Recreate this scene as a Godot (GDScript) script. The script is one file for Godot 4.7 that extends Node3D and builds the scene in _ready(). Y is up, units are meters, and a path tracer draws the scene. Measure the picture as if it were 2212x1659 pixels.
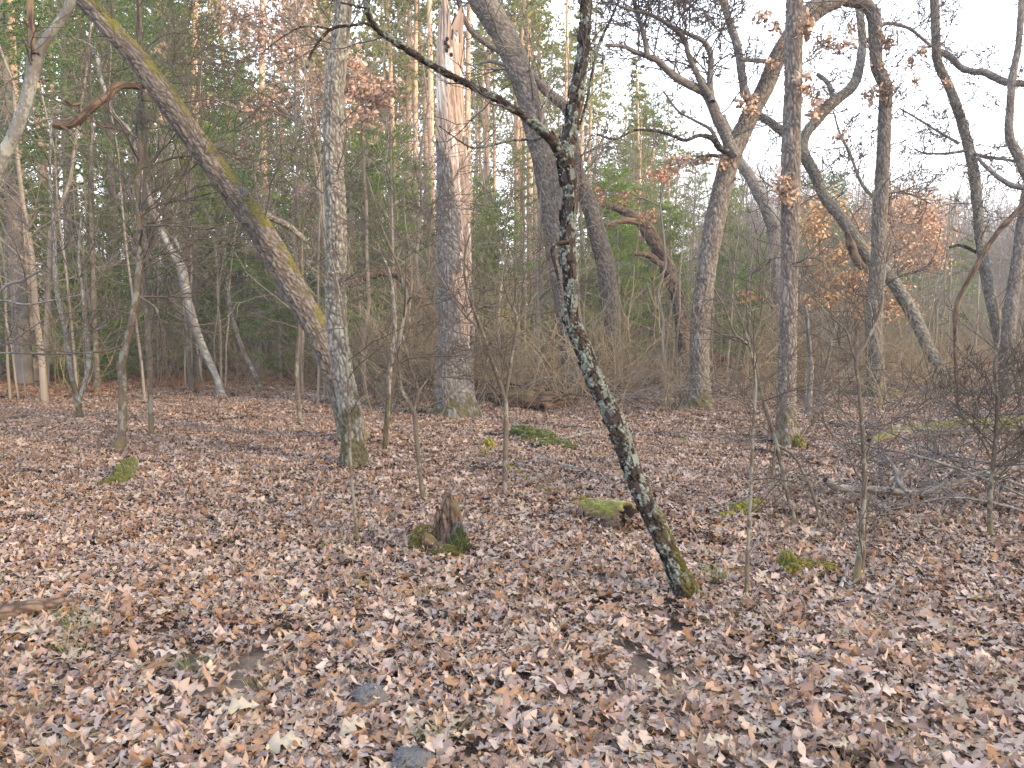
extends Node3D
# A leaf-strewn oak wood in front of a pine plantation. Traced shapes are given in pixels of a 2212 x 1659 view and set at the depth where each thing stands.

const VIEW_W := 2212.0
const VIEW_H := 1659.0
const FOV := 54.0
const HORIZON := 687.0
var focal := VIEW_H * 0.5 / tan(deg_to_rad(FOV * 0.5))
var eye := Vector3(0, 1.55, 0)
var look := Basis()
var rng := RandomNumberGenerator.new()
var cells := FastNoiseLite.new()
var soft := FastNoiseLite.new()
var rough := FastNoiseLite.new()
var land := FastNoiseLite.new()
var taken := {}
var mounds: Array[Vector4] = []                                 # leaves banked up round the feet of trees
var M := {}
var out_d := 0.0
var out_c := Color()

enum {OAK, LICHEN, CHERRY, MOSSY, PALE, DEAD, BARE, SMOOTH, GREY, PINE, LOG}

class Shape:
	var v := PackedVector3Array()
	var n := PackedVector3Array()
	var c := PackedColorArray()
	var i := PackedInt32Array()
	func done(own_normals := true) -> ArrayMesh:
		var a := []
		a.resize(Mesh.ARRAY_MAX)
		a[Mesh.ARRAY_VERTEX] = v
		a[Mesh.ARRAY_COLOR] = c
		a[Mesh.ARRAY_INDEX] = i
		var m := ArrayMesh.new()
		if v.is_empty():
			return m
		if own_normals:
			a[Mesh.ARRAY_NORMAL] = n
			m.add_surface_from_arrays(Mesh.PRIMITIVE_TRIANGLES, a)
			return m
		var st := SurfaceTool.new()
		st.create_from_arrays(a)
		st.generate_normals()
		return st.commit()


func _ready():
	rng.seed = 20417
	# ---- camera, sky, sun, exposure
	look = Basis(Vector3.RIGHT, -atan((VIEW_H * 0.5 - HORIZON) / focal))
	var cam := Camera3D.new()
	cam.name = "camera"
	cam.fov = FOV
	cam.near = 0.05
	cam.far = 600.0
	cam.transform = Transform3D(look, eye)
	add_child(cam)
	cam.current = true
	var sm := ProceduralSkyMaterial.new()
	sm.sky_top_color = Color(0.79, 0.85, 0.95)
	sm.sky_horizon_color = Color(1.0, 0.985, 0.97)
	sm.sky_curve = 0.22
	sm.sky_energy_multiplier = 1.55
	sm.ground_bottom_color = Color(0.30, 0.26, 0.23)
	sm.ground_horizon_color = Color(0.80, 0.80, 0.82)
	sm.ground_energy_multiplier = 1.0
	sm.sun_angle_max = 40.0
	sm.sun_curve = 0.2
	var sky := Sky.new()
	sky.sky_material = sm
	var env := Environment.new()
	env.background_mode = Environment.BG_SKY
	env.sky = sky
	env.tonemap_mode = Environment.TONE_MAPPER_LINEAR
	env.tonemap_exposure = 1.65
	env.fog_enabled = true
	env.fog_density = 0.0012
	env.fog_light_color = Color(0.86, 0.88, 0.92)
	env.sdfgi_enabled = true
	env.ssao_enabled = true
	env.ssil_enabled = true
	var we := WorldEnvironment.new()
	we.name = "environment"
	we.environment = env
	add_child(we)
	var sun := DirectionalLight3D.new()
	sun.name = "sun"
	sun.light_color = Color(1.0, 0.88, 0.70)
	sun.light_energy = 1.6
	sun.light_angular_distance = 7.0
	sun.shadow_enabled = true
	add_child(sun)
	sun.look_at_from_position(Vector3(30, 10, 19), Vector3.ZERO)
	# ---- noises and materials
	cells.noise_type = FastNoiseLite.TYPE_CELLULAR
	cells.cellular_return_type = FastNoiseLite.RETURN_DISTANCE2_SUB
	cells.frequency = 1.0
	cells.fractal_type = FastNoiseLite.FRACTAL_NONE
	cells.seed = 5
	soft.noise_type = FastNoiseLite.TYPE_SIMPLEX_SMOOTH
	soft.frequency = 1.0
	soft.fractal_type = FastNoiseLite.FRACTAL_NONE
	soft.seed = 11
	rough.noise_type = FastNoiseLite.TYPE_SIMPLEX
	rough.frequency = 1.0
	rough.fractal_type = FastNoiseLite.FRACTAL_FBM
	rough.fractal_octaves = 3
	rough.seed = 23
	land.noise_type = FastNoiseLite.TYPE_SIMPLEX_SMOOTH
	land.frequency = 1.0
	land.fractal_type = FastNoiseLite.FRACTAL_NONE
	land.seed = 41
	for c in [[1490, 1290, 0.05, 0.16], [766, 1006, 0.06, 0.3], [986, 892, 0.09, 0.6], [1509, 880, 0.08, 0.45], [1700, 955, 0.07, 0.34], [1892, 853, 0.08, 0.45], [955, 1190, 0.04, 0.25], [262, 974, 0.04, 0.16], [917, 1087, 0.03, 0.12], [1848, 1268, 0.03, 0.12], [1330, 1130, 0.035, 0.3], [20, 1345, 0.05, 0.35]]:
		var g := foot(c[0], c[1])
		mounds.append(Vector4(g.x, g.z, c[2], c[3]))
	materials()
	ground()
	litter()
	near_trees()
	right_trees()
	left_saplings()
	middle_saplings()
	fallen_wood()
	background()
	small_things()


# ------------------------------------------------------------------ places
func land_at(x: float, z: float) -> float:
	var far := clampf(Vector2(x, z).length() / 12.0, 0.0, 1.0)
	var h := 0.045 * land.get_noise_2d(x * 0.22, z * 0.22) * far + 0.018 * land.get_noise_2d(x * 0.9 + 40.0, z * 0.9)
	for m in mounds:
		var q := ((x - m.x) * (x - m.x) + (z - m.y) * (z - m.y)) / (m.w * m.w)
		if q < 6.0:
			h += m.z * exp(-q)
	return h

func ray(px: float, py: float) -> Vector3:
	return look * Vector3((px - VIEW_W * 0.5) / focal, (VIEW_H * 0.5 - py) / focal, -1.0)

func at(px: float, py: float, d: float) -> Vector3:
	return eye + ray(px, py) * d

func foot(px: float, py: float) -> Vector3:                    # where that line of sight meets the ground
	var r := ray(px, py)
	var h := 0.0
	var p := Vector3()
	for k in 4:
		p = eye + r * ((h - eye.y) / r.y)
		h = land_at(p.x, p.z)
	return Vector3(p.x, h, p.z)

func depth_of(p: Vector3) -> float:
	return -(look.inverse() * (p - eye)).z

func seen(p: Vector3) -> Vector2:
	var q := look.inverse() * (p - eye)
	return Vector2(VIEW_W * 0.5 - q.x / q.z * focal, VIEW_H * 0.5 + q.y / q.z * focal)

func standing(px: float, py: float, d: float) -> Vector3:      # the ground under a point of view at that depth
	var p := at(px, py, d)
	return Vector3(p.x, land_at(p.x, p.z), p.z)


# ------------------------------------------------------------------ nodes
func numbered(called: String) -> String:
	if not taken.has(called):
		taken[called] = 0
		return called
	taken[called] += 1
	return "%s_%03d" % [called, taken[called]]

func thing(called: String, label: String, category: String, where: Vector3, group := "") -> Node3D:
	var o := Node3D.new()
	o.name = numbered(called)
	o.position = where
	o.set_meta("label", label)
	o.set_meta("category", category)
	if group:
		o.set_meta("group", group)
	add_child(o, true)
	return o

func part(owner_node: Node3D, called: String, mesh: Mesh, m: Material, world := true) -> MeshInstance3D:
	var o := MeshInstance3D.new()
	o.name = called
	o.mesh = mesh
	o.material_override = m
	if called in ["twigs", "needles", "dead_branches"]:
		o.set_meta("kind", "stuff")
	if world:
		o.position = -owner_node.position
	owner_node.add_child(o, true)
	return o

func paint(rough_ := 0.95, spec := 0.25, back := 0.0) -> StandardMaterial3D:
	var m := StandardMaterial3D.new()
	m.vertex_color_use_as_albedo = true
	m.roughness = rough_
	m.metallic_specular = spec
	if back > 0.0:
		m.backlight_enabled = true
		m.backlight = Color(back, back, back)
	return m

func grain(m: StandardMaterial3D, scale: float, strength: float):
	var t := NoiseTexture2D.new()
	t.width = 512
	t.height = 512
	t.seamless = true
	t.as_normal_map = true
	t.bump_strength = 6.0
	var f := FastNoiseLite.new()
	f.frequency = 0.03
	f.fractal_octaves = 5
	f.seed = 7
	t.noise = f
	m.normal_enabled = true
	m.normal_texture = t
	m.normal_scale = strength
	m.uv1_triplanar = true
	m.uv1_world_triplanar = true
	m.uv1_scale = Vector3(scale, scale, scale)

func materials():
	M.bark = paint(0.95, 0.2)
	grain(M.bark, 5.0, 0.8)
	M.twig = paint(0.85, 0.25)
	M.leaf = paint(0.8, 0.2, 0.12)
	M.dry = paint(0.7, 0.3, 0.35)
	M.needle = paint(0.6, 0.3, 0.9)
	M.moss = paint(1.0, 0.1)
	M.moss.rim_enabled = true
	M.moss.rim = 0.4
	M.moss.rim_tint = 1.0
	M.grass = paint(0.8, 0.25, 0.3)
	M.soil = paint(1.0, 0.1)
	grain(M.soil, 2.0, 1.2)
	M.stone = paint(0.9, 0.3)
	grain(M.stone, 6.0, 1.0)


# ------------------------------------------------------------------ bark
func skin(style: int, a: float, s: float, r: float, p: Vector3, dir: Vector3, h: float, o: float):
	# sets out_d (how far the surface stands out, metres) and out_c (its own colour, linear)
	var ca := cos(a)
	var sa := sin(a)
	match style:
		OAK, MOSSY, GREY, LICHEN, LOG, PINE:
			var k := 26.0
			if style == PINE: k = 14.0
			var wob := soft.get_noise_3d(p.x * 9.0, p.y * 5.0, p.z * 9.0 + o)
			var x := ca * r * k + wob * 0.7
			var z := sa * r * k + o
			var e := cells.get_noise_3d(x, s * k * (0.27 if style != LICHEN else 0.4) + wob, z) + 1.0
			var f := smoothstep(0.03, 0.34, e)
			var big := rough.get_noise_3d(p.x * 2.2, p.y * 1.1 + o, p.z * 2.2)
			var fine := rough.get_noise_3d(p.x * 34.0, p.y * 17.0, p.z * 34.0 + o)
			out_d = minf(0.02, r * 0.13) * (f - 0.8) + fine * 0.0028 + big * r * 0.10
			var plate := Color(0.182, 0.157, 0.134)
			var gap := Color(0.085, 0.070, 0.062)
			match style:
				GREY:
					plate = Color(0.202, 0.183, 0.164)
					gap = Color(0.105, 0.092, 0.088)
				LICHEN:
					plate = Color(0.200, 0.182, 0.158)
					gap = Color(0.085, 0.072, 0.062)
				PINE:
					plate = Color(0.25, 0.18, 0.145)
					gap = Color(0.11, 0.08, 0.068)
				LOG:
					plate = Color(0.15, 0.105, 0.080)
					gap = Color(0.06, 0.042, 0.032)
			out_c = gap.lerp(plate, f) * 0.80 * (1.0 + 0.35 * fine + 0.22 * big)
			if style == LICHEN or style == GREY or style == OAK:
				var li := rough.get_noise_3d(p.x * 11.0 + 9.0, p.y * 8.0 + o, p.z * 11.0) + 0.5 * fine
				var bar := 0.12 if style == LICHEN else 0.42
				var lk := smoothstep(bar, bar + 0.12, li)
				out_c = out_c.lerp(Color(0.205, 0.215, 0.175) * (1.0 + 0.5 * fine), lk * 0.65 * (0.3 + 0.7 * f))
				out_d += lk * 0.0015
			var green := 0.0
			if style == MOSSY:
				green = smoothstep(0.05, 0.3, rough.get_noise_3d(p.x * 3.0, p.y * 2.2, p.z * 3.0) * 0.8 + dir.y * 0.9 + sa * 0.25 - (0.32 if h < 8.9 else 0.12))
			elif style != PINE:
				var mn := rough.get_noise_3d(p.x * 5.0, p.y * 4.0, p.z * 5.0 + o)
				green = smoothstep(0.0, 0.25, (0.62 if style == LICHEN else 0.30) - h + mn * 0.55) * 0.9
			if green > 0.0:
				out_c = out_c.lerp((Color(0.090, 0.082, 0.018) if style == MOSSY else (Color(0.040, 0.034, 0.012) if style == LICHEN else Color(0.062, 0.053, 0.015))) * (1.0 + 0.7 * fine), green * 0.85)
				out_d += green * 0.004
		CHERRY:
			var wob2 := rough.get_noise_3d(p.x * 14.0, p.y * 10.0, p.z * 14.0 + o)
			var e2 := cells.get_noise_3d(ca * r * 30.0 + wob2 * 0.8, s * 17.0 + wob2 * 0.9, sa * r * 30.0 + o) + 1.0
			var f2 := smoothstep(0.05, 0.25, e2)
			var fine2 := rough.get_noise_3d(p.x * 55.0, p.y * 45.0, p.z * 55.0)
			var big2 := rough.get_noise_3d(p.x * 4.0, p.y * 3.0, p.z * 4.0 + o)
			out_d = minf(0.011, r * 0.2) * (f2 - 0.6) + fine2 * 0.004 + big2 * r * 0.22
			out_c = Color(0.013, 0.010, 0.009).lerp(Color(0.032, 0.025, 0.021), f2)
			out_c = out_c.lerp(Color(0.042, 0.029, 0.023), smoothstep(0.12, 0.4, big2 + 0.3 * fine2) * f2)
			var li2 := rough.get_noise_3d(p.x * 13.0 + 31.0, p.y * 10.0 + o, p.z * 13.0) + 0.55 * fine2
			var lk2 := smoothstep(0.08, 0.2, li2 - 0.10 * smoothstep(2.4, 4.0, h) - 0.1 * smoothstep(0.9, 0.2, h) + 0.02)
			out_c = out_c.lerp(Color(0.112, 0.126, 0.108) * (1.0 + 0.8 * fine2), lk2 * (0.55 + 0.35 * f2))
			out_d += lk2 * 0.003
			var mo := smoothstep(0.0, 0.2, 0.25 - h + 0.55 * big2 + 0.30 * sa)
			out_c = out_c.lerp(Color(0.052, 0.046, 0.010) * (1.0 + 0.8 * fine2), mo * 0.7)
		PALE, SMOOTH:
			var big3 := rough.get_noise_3d(p.x * 6.0, p.y * 3.5 + o, p.z * 6.0)
			var fine3 := rough.get_noise_3d(p.x * 40.0, p.y * 30.0, p.z * 40.0)
			out_d = big3 * r * 0.16 + fine3 * minf(0.002, r * 0.06)
			var base := Color(0.130, 0.124, 0.118) if style == PALE else Color(0.075, 0.060, 0.045)
			out_c = base * (1.0 + 0.35 * fine3)
			out_c = out_c.lerp(Color(0.10, 0.085, 0.07), smoothstep(0.1, 0.4, big3) * 0.6)
			out_c = out_c.lerp(Color(0.23, 0.24, 0.20), smoothstep(0.14, 0.34, -big3 + 0.4 * fine3) * (0.7 if style == PALE else 0.38))
			var mo3 := smoothstep(0.0, 0.15, 0.16 - h + 0.2 * big3)
			out_c = out_c.lerp(Color(0.11, 0.09, 0.015), mo3 * 0.4)
		DEAD:
			var st := rough.get_noise_3d(ca * r * 40.0, s * 3.2 + o, sa * r * 40.0)
			var big4 := rough.get_noise_3d(p.x * 3.0, p.y * 3.0, p.z * 3.0 + o)
			out_d = st * minf(0.014, r * 0.22) + big4 * r * 0.3
			out_c = Color(0.038, 0.026, 0.020).lerp(Color(0.140, 0.093, 0.067), smoothstep(-0.45, 0.5, st + 0.5 * big4))
			var top := smoothstep(0.15, 0.5, dir.y * 0.7 + big4 - 0.15)
			out_c = out_c.lerp(Color(0.075, 0.072, 0.018), top * 0.35)
		BARE:
			var aa := a + s * 0.35
			var st2 := rough.get_noise_3d(cos(aa) * r * 22.0, s * 1.3 + o, sin(aa) * r * 22.0)
			var st3 := rough.get_noise_3d(cos(aa) * r * 60.0, s * 4.0 + o, sin(aa) * r * 60.0)
			out_d = st2 * 0.022 + st3 * 0.008
			out_c = Color(0.185, 0.125, 0.094).lerp(Color(0.32, 0.250, 0.195), smoothstep(-0.4, 0.35, st2 + 0.5 * st3))
			out_c = out_c.lerp(Color(0.50, 0.45, 0.39), smoothstep(0.30, 0.48, rough.get_noise_3d(cos(aa) * r * 9.0, s * 0.8 + 3.0, sin(aa) * r * 9.0 + o)))

func resample(pts: PackedVector3Array, rad: PackedFloat32Array, step: float) -> Array:
	var q := PackedVector3Array()
	var w := PackedFloat32Array()
	var n := pts.size()
	for k in n - 1:
		var a := pts[maxi(k - 1, 0)]
		var b := pts[k]
		var c := pts[k + 1]
		var d := pts[mini(k + 2, n - 1)]
		var m := maxi(1, int(b.distance_to(c) / step))
		for j in m:
			var t := float(j) / m
			q.append(b.cubic_interpolate(c, a, d, t))
			w.append(lerpf(rad[k], rad[k + 1], t))
	q.append(pts[n - 1])
	w.append(rad[n - 1])
	return [q, w]

func bark_tube(m: Shape, path: PackedVector3Array, rad: PackedFloat32Array, sides: int, style: int, flare := 0.0, skip = null, jag := 0.0, thick := 0.0):
	var o := rng.randf() * 60.0
	var base := m.v.size()
	var s := 0.0
	var n := path.size()
	var keep := PackedByteArray()
	var ground_y := land_at(path[0].x, path[0].z)
	for k in n:
		if k > 0:
			s += path[k].distance_to(path[k - 1])
		var t := (path[mini(k + 1, n - 1)] - path[maxi(k - 1, 0)]).normalized()
		var to := eye - path[k]
		to = (to - t * to.dot(t)).normalized()
		var right := t.cross(to).normalized()
		var h := path[k].y - ground_y if flare > 0.0 else 9.0
		for j in sides + 1:
			var a := TAU * j / sides - PI
			if j == sides:
				a = -PI
			var dir := to * cos(a) + right * sin(a)
			var r := rad[k]
			if flare > 0.0:
				var g := exp(-maxf(h, 0.0) / 0.16)
				r *= 1.0 + flare * g * (0.65 + 0.6 * soft.get_noise_2d(cos(a) * 1.3 + o, sin(a) * 1.3) + 0.25 * sin(a * 4.0 + o))
			var p := path[k] + dir * r
			skin(style, a, s, rad[k], p, dir, h, o)
			var end := Vector3()
			if jag > 0.0 and k > n - 14:
				end = t * jag * (soft.get_noise_2d(cos(a) * 2.6 + o, sin(a) * 2.6) + 0.6 * rough.get_noise_2d(cos(a) * 5.0, sin(a) * 5.0 + o)) * smoothstep(float(n - 14), float(n - 1), float(k))
			m.v.append(p + dir * (out_d + thick) + end)
			m.c.append(out_c)
			keep.append(1 if skip == null or not skip.call(a, p) else 0)
	for k in n - 1:
		for j in sides:
			var q := k * (sides + 1) + j
			if not (keep[q] and keep[q + 1] and keep[q + sides + 1] and keep[q + sides + 2]):
				continue
			q += base
			m.i.append_array([q, q + sides + 1, q + 1, q + 1, q + sides + 1, q + sides + 2])
	if skip == null:
		var mid := m.v.size()
		m.v.append(path[n - 1] + (path[n - 1] - path[n - 2]).normalized() * rad[n - 1] * 0.3)
		m.c.append(m.c[mid - 2])
		for j in sides:
			var q2 := base + (n - 1) * (sides + 1) + j
			m.i.append_array([q2, mid, q2 + 1])

func twig(m: Shape, path: PackedVector3Array, r0: float, r1: float, sides: int, col: Color):
	var base := m.v.size()
	var n := path.size()
	for k in n:
		var t := (path[mini(k + 1, n - 1)] - path[maxi(k - 1, 0)]).normalized()
		var x := t.cross(Vector3(0.31, 0.17, 0.94)).normalized()
		var y := x.cross(t)
		var r := lerpf(r0, r1, float(k) / (n - 1))
		for j in sides:
			var a := TAU * j / sides
			var dir := x * cos(a) + y * sin(a)
			m.v.append(path[k] + dir * r)
			m.n.append(dir)
			m.c.append(col)
	for k in n - 1:
		for j in sides:
			var q := base + k * sides + j
			var q1 := base + k * sides + (j + 1) % sides
			m.i.append_array([q, q1, q + sides, q1, q1 + sides, q + sides])

func around(d: Vector3, angle: float) -> Vector3:              # a direction at that angle from d, any way round
	var x := d.cross(Vector3(0.3, 0.2, 0.93) if absf(d.z) < 0.8 else Vector3(0.9, 0.2, 0.1)).normalized()
	x = x.rotated(d, rng.randf() * TAU)
	return (d * cos(angle) + x * sin(angle)).normalized()

func grow(m: Shape, p: Vector3, dir: Vector3, length: float, r: float, level: int, o: Dictionary) -> void:
	var seg: int = clampi(int(length / o.seg) + 2, 3, 7)
	var path := PackedVector3Array([p])
	var dirs := PackedVector3Array([dir])
	var d := dir
	for k in seg:
		d = (d + Vector3(rng.randfn(), rng.randfn(), rng.randfn()) * o.wob + Vector3.UP * o.up).normalized()
		path.append(path[k] + d * length / seg)
		dirs.append(d)
	var col: Color = o.col * rng.randf_range(0.75, 1.3)
	twig(m, path, r, maxf(r * 0.35, o.thin), 5 if r > 0.012 else (4 if r > 0.006 else 3), col)
	if o.has("tips"):
		o.tips.append(path[seg])
		o.tips.append(path[seg / 2 + 1])
	if level <= 0:
		return
	var count := int(rng.randf_range(o.n * 0.7, o.n * 1.35) + 0.5)
	for c in count:
		var t := rng.randf_range(0.22, 1.0)
		var k := clampi(int(t * seg), 0, seg - 1)
		var q := path[k].lerp(path[k + 1], t * seg - k)
		grow(m, q, around(dirs[k + 1], rng.randf_range(0.45, 1.05)), length * rng.randf_range(0.32, 0.68) * (1.15 - 0.4 * t), maxf(r * lerpf(0.62, 0.35, t), o.thin), level - 1, o)

func twig_style(col := Color(0.080, 0.065, 0.053), n := 5.0, wob := 0.16, up := 0.04, thin := 0.0022, seg := 0.12) -> Dictionary:
	return {"col": col, "n": n, "wob": wob, "up": up, "thin": thin, "seg": seg}


# ------------------------------------------------------------------ traced trees
func trace(nums: Array, d: float, dz := 0.0) -> Array:         # x, y, width triples -> path and radii in metres
	var p := PackedVector3Array()
	var r := PackedFloat32Array()
	var n := nums.size() / 3
	for k in n:
		var t := float(k) / maxf(n - 1, 1)
		var dk := d + dz * t
		p.append(at(nums[k * 3], nums[k * 3 + 1], dk))
		r.append(nums[k * 3 + 2] * 0.5 * dk / focal)
	return [p, r]

func limb(o: Node3D, called: String, nums: Array, d: float, style: int, dz := 0.0, rooted := false, flare := 0.0, fineness := 1.0) -> Array:
	var tr := trace(nums, d, dz)
	if rooted:                                                  # goes on into the ground
		var down: Vector3 = tr[0][0]
		tr[0][0] = Vector3(down.x, down.y, down.z)
		tr[0].insert(0, down + (down - tr[0][1]).normalized() * 0.15)
		tr[1].insert(0, tr[1][0])
	var step := clampf(d / 753.0 * 1.25, 0.006, 0.04) / fineness
	var rs := resample(tr[0], tr[1], step)
	var widest := 0.0
	for w in rs[1]:
		widest = maxf(widest, w)
	var sides := clampi(int(TAU * widest / step), 7, 110)
	var m := Shape.new()
	bark_tube(m, rs[0], rs[1], sides, style, flare)
	part(o, called, m.done(false), M.bark)
	return rs

func sprout(m: Shape, rs: Array, t0: float, t1: float, count: int, length: float, level: int, style: Dictionary, lean := Vector3.ZERO, thick := 0.0):
	var n: int = rs[0].size()
	for c in count:
		var k := clampi(int(rng.randf_range(t0, t1) * (n - 1)), 1, n - 2)
		var t: Vector3 = (rs[0][k + 1] - rs[0][k - 1]).normalized()
		var dir := (around(t, rng.randf_range(0.6, 1.35)) + lean).normalized()
		var l := length * rng.randf_range(0.45, 1.2)
		grow(m, rs[0][k], dir, l, thick if thick > 0.0 else minf(rs[1][k] * 0.5, l * 0.012), level, style)


# ------------------------------------------------------------------ ground and leaves
func spaced(far: float, near_step: float, grow_by: float) -> PackedFloat32Array:
	var a := PackedFloat32Array([0.0])
	var step := near_step
	while a[-1] < far:
		a.append(a[-1] + step)
		step = minf(step * grow_by, 6.0)
	return a

func ground():
	var half := spaced(160.0, 0.3, 1.05)
	var xs := PackedFloat32Array()
	for k in range(half.size() - 1, 0, -1):
		xs.append(-half[k])
	xs.append_array(half)
	var ahead := spaced(190.0, 0.3, 1.035)
	var zs := PackedFloat32Array()
	for z in [40.0, 25.0, 15.0, 8.0, 4.0]:
		zs.append(z)
	for z in ahead:
		zs.append(2.0 - z)
	var m := Shape.new()
	for z in zs:
		for x in xs:
			m.v.append(Vector3(x, land_at(x, z) - 0.012, z))
			var f := rough.get_noise_2d(x * 0.7, z * 0.7)
			var duff := smoothstep(-14.0, -20.0, z + x * 0.25)
			m.c.append((Color(0.118, 0.083, 0.062).lerp(Color(0.14, 0.088, 0.05), duff)) * (1.0 + 0.4 * f))
	var w := xs.size()
	for r in zs.size() - 1:
		for c in w - 1:
			var q := r * w + c
			m.i.append_array([q, q + w, q + 1, q + 1, q + w, q + w + 1])
	var o := MeshInstance3D.new()
	o.name = "ground"
	o.mesh = m.done(false)
	o.material_override = M.soil
	o.set_meta("kind", "structure")
	o.set_meta("label", "forest floor of dark leaf mould under the fallen oak leaves")
	add_child(o)
	M.floor = o

const TAN := [Color(0.38, 0.27, 0.205), Color(0.30, 0.20, 0.15), Color(0.40, 0.295, 0.235), Color(0.33, 0.235, 0.19), Color(0.27, 0.175, 0.135), Color(0.39, 0.30, 0.24), Color(0.265, 0.175, 0.135),
	Color(0.25, 0.145, 0.085), Color(0.36, 0.28, 0.20), Color(0.33, 0.255, 0.22), Color(0.215, 0.138, 0.108), Color(0.34, 0.25, 0.215), Color(0.31, 0.195, 0.125), Color(0.36, 0.275, 0.235)]

func oak_leaf(m: Shape, xf: Transform3D, length: float, wide: float, lobes: float, deep: float, roll: float, bend: float, col: Color, stations: int):
	var base := m.v.size()
	var skew := rng.randf_range(-0.07, 0.07)
	var twist := rng.randf_range(-0.7, 0.7)
	for k in stations:
		var t := float(k) / (stations - 1)
		var env := pow(maxf(sin(PI * pow(t, 1.12)), 0.0), 0.75) * wide
		for side in [-1.0, 0.0, 1.0]:
			var osc := pow(0.5 + 0.5 * cos(TAU * (lobes * t + 0.42 + skew * side * 4.0)), 0.8)
			var hw: float = env * (1.0 - deep * (1.0 - osc)) * length * side
			var y: float = (t - 0.5) * length + absf(side) * length * 0.13 * osc * (1.0 - t)
			var kr := roll + twist * t / length
			var x := sin(hw * kr) / kr if absf(kr) > 0.5 else hw
			var up := (1.0 - cos(hw * kr)) / kr if absf(kr) > 0.5 else 0.0
			up += bend * (t - 0.5) * (t - 0.5) * length + 0.05 * length * absf(side) * sin(t * 17.0 + skew * 60.0 + side)
			m.v.append(xf * Vector3(x, up, y))
			m.c.append(col * (1.06 if side == 0.0 else 0.97))
	for k in stations - 1:
		var q := base + k * 3
		m.i.append_array([q, q + 1, q + 3, q + 1, q + 4, q + 3, q + 1, q + 2, q + 4, q + 2, q + 5, q + 4])
	var b := m.v.size()                                         # stalk
	for x in [-0.006, 0.006]:
		m.v.append(xf * Vector3(x * length * 1.6, bend * 0.25 * length, -0.5 * length))
		m.v.append(xf * Vector3(x * length, bend * 0.25 * length + 0.03 * length, -0.66 * length))
		m.c.append(col * 0.8)
		m.c.append(col * 0.8)
	m.i.append_array([b, b + 2, b + 1, b + 1, b + 2, b + 3])

func random_leaf(m: Shape, p: Vector3, size: float, tilt: float, col: Color, stations := 15):
	var b := Basis(Vector3.UP, rng.randf() * TAU)
	b = Basis(Vector3(rng.randfn(), 0, rng.randfn()).normalized(), clampf(rng.randfn() * tilt, -1.4, 1.4)) * b
	if rng.randf() < 0.45:
		b = b * Basis(Vector3.FORWARD, PI)
	col = Color(col.r * 0.70, col.g * 0.70, col.b * 0.685)
	var red := rng.randf() < 0.35
	oak_leaf(m, Transform3D(b, p), size, rng.randf_range(0.20, 0.35), 3.0 if red else 4.0, rng.randf_range(0.66, 0.84) if red else rng.randf_range(0.58, 0.8),
		rng.randf_range(-1.0, 1.0) * 15.0 * 0.13 / size, rng.randfn() * 1.0, col, stations)

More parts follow.
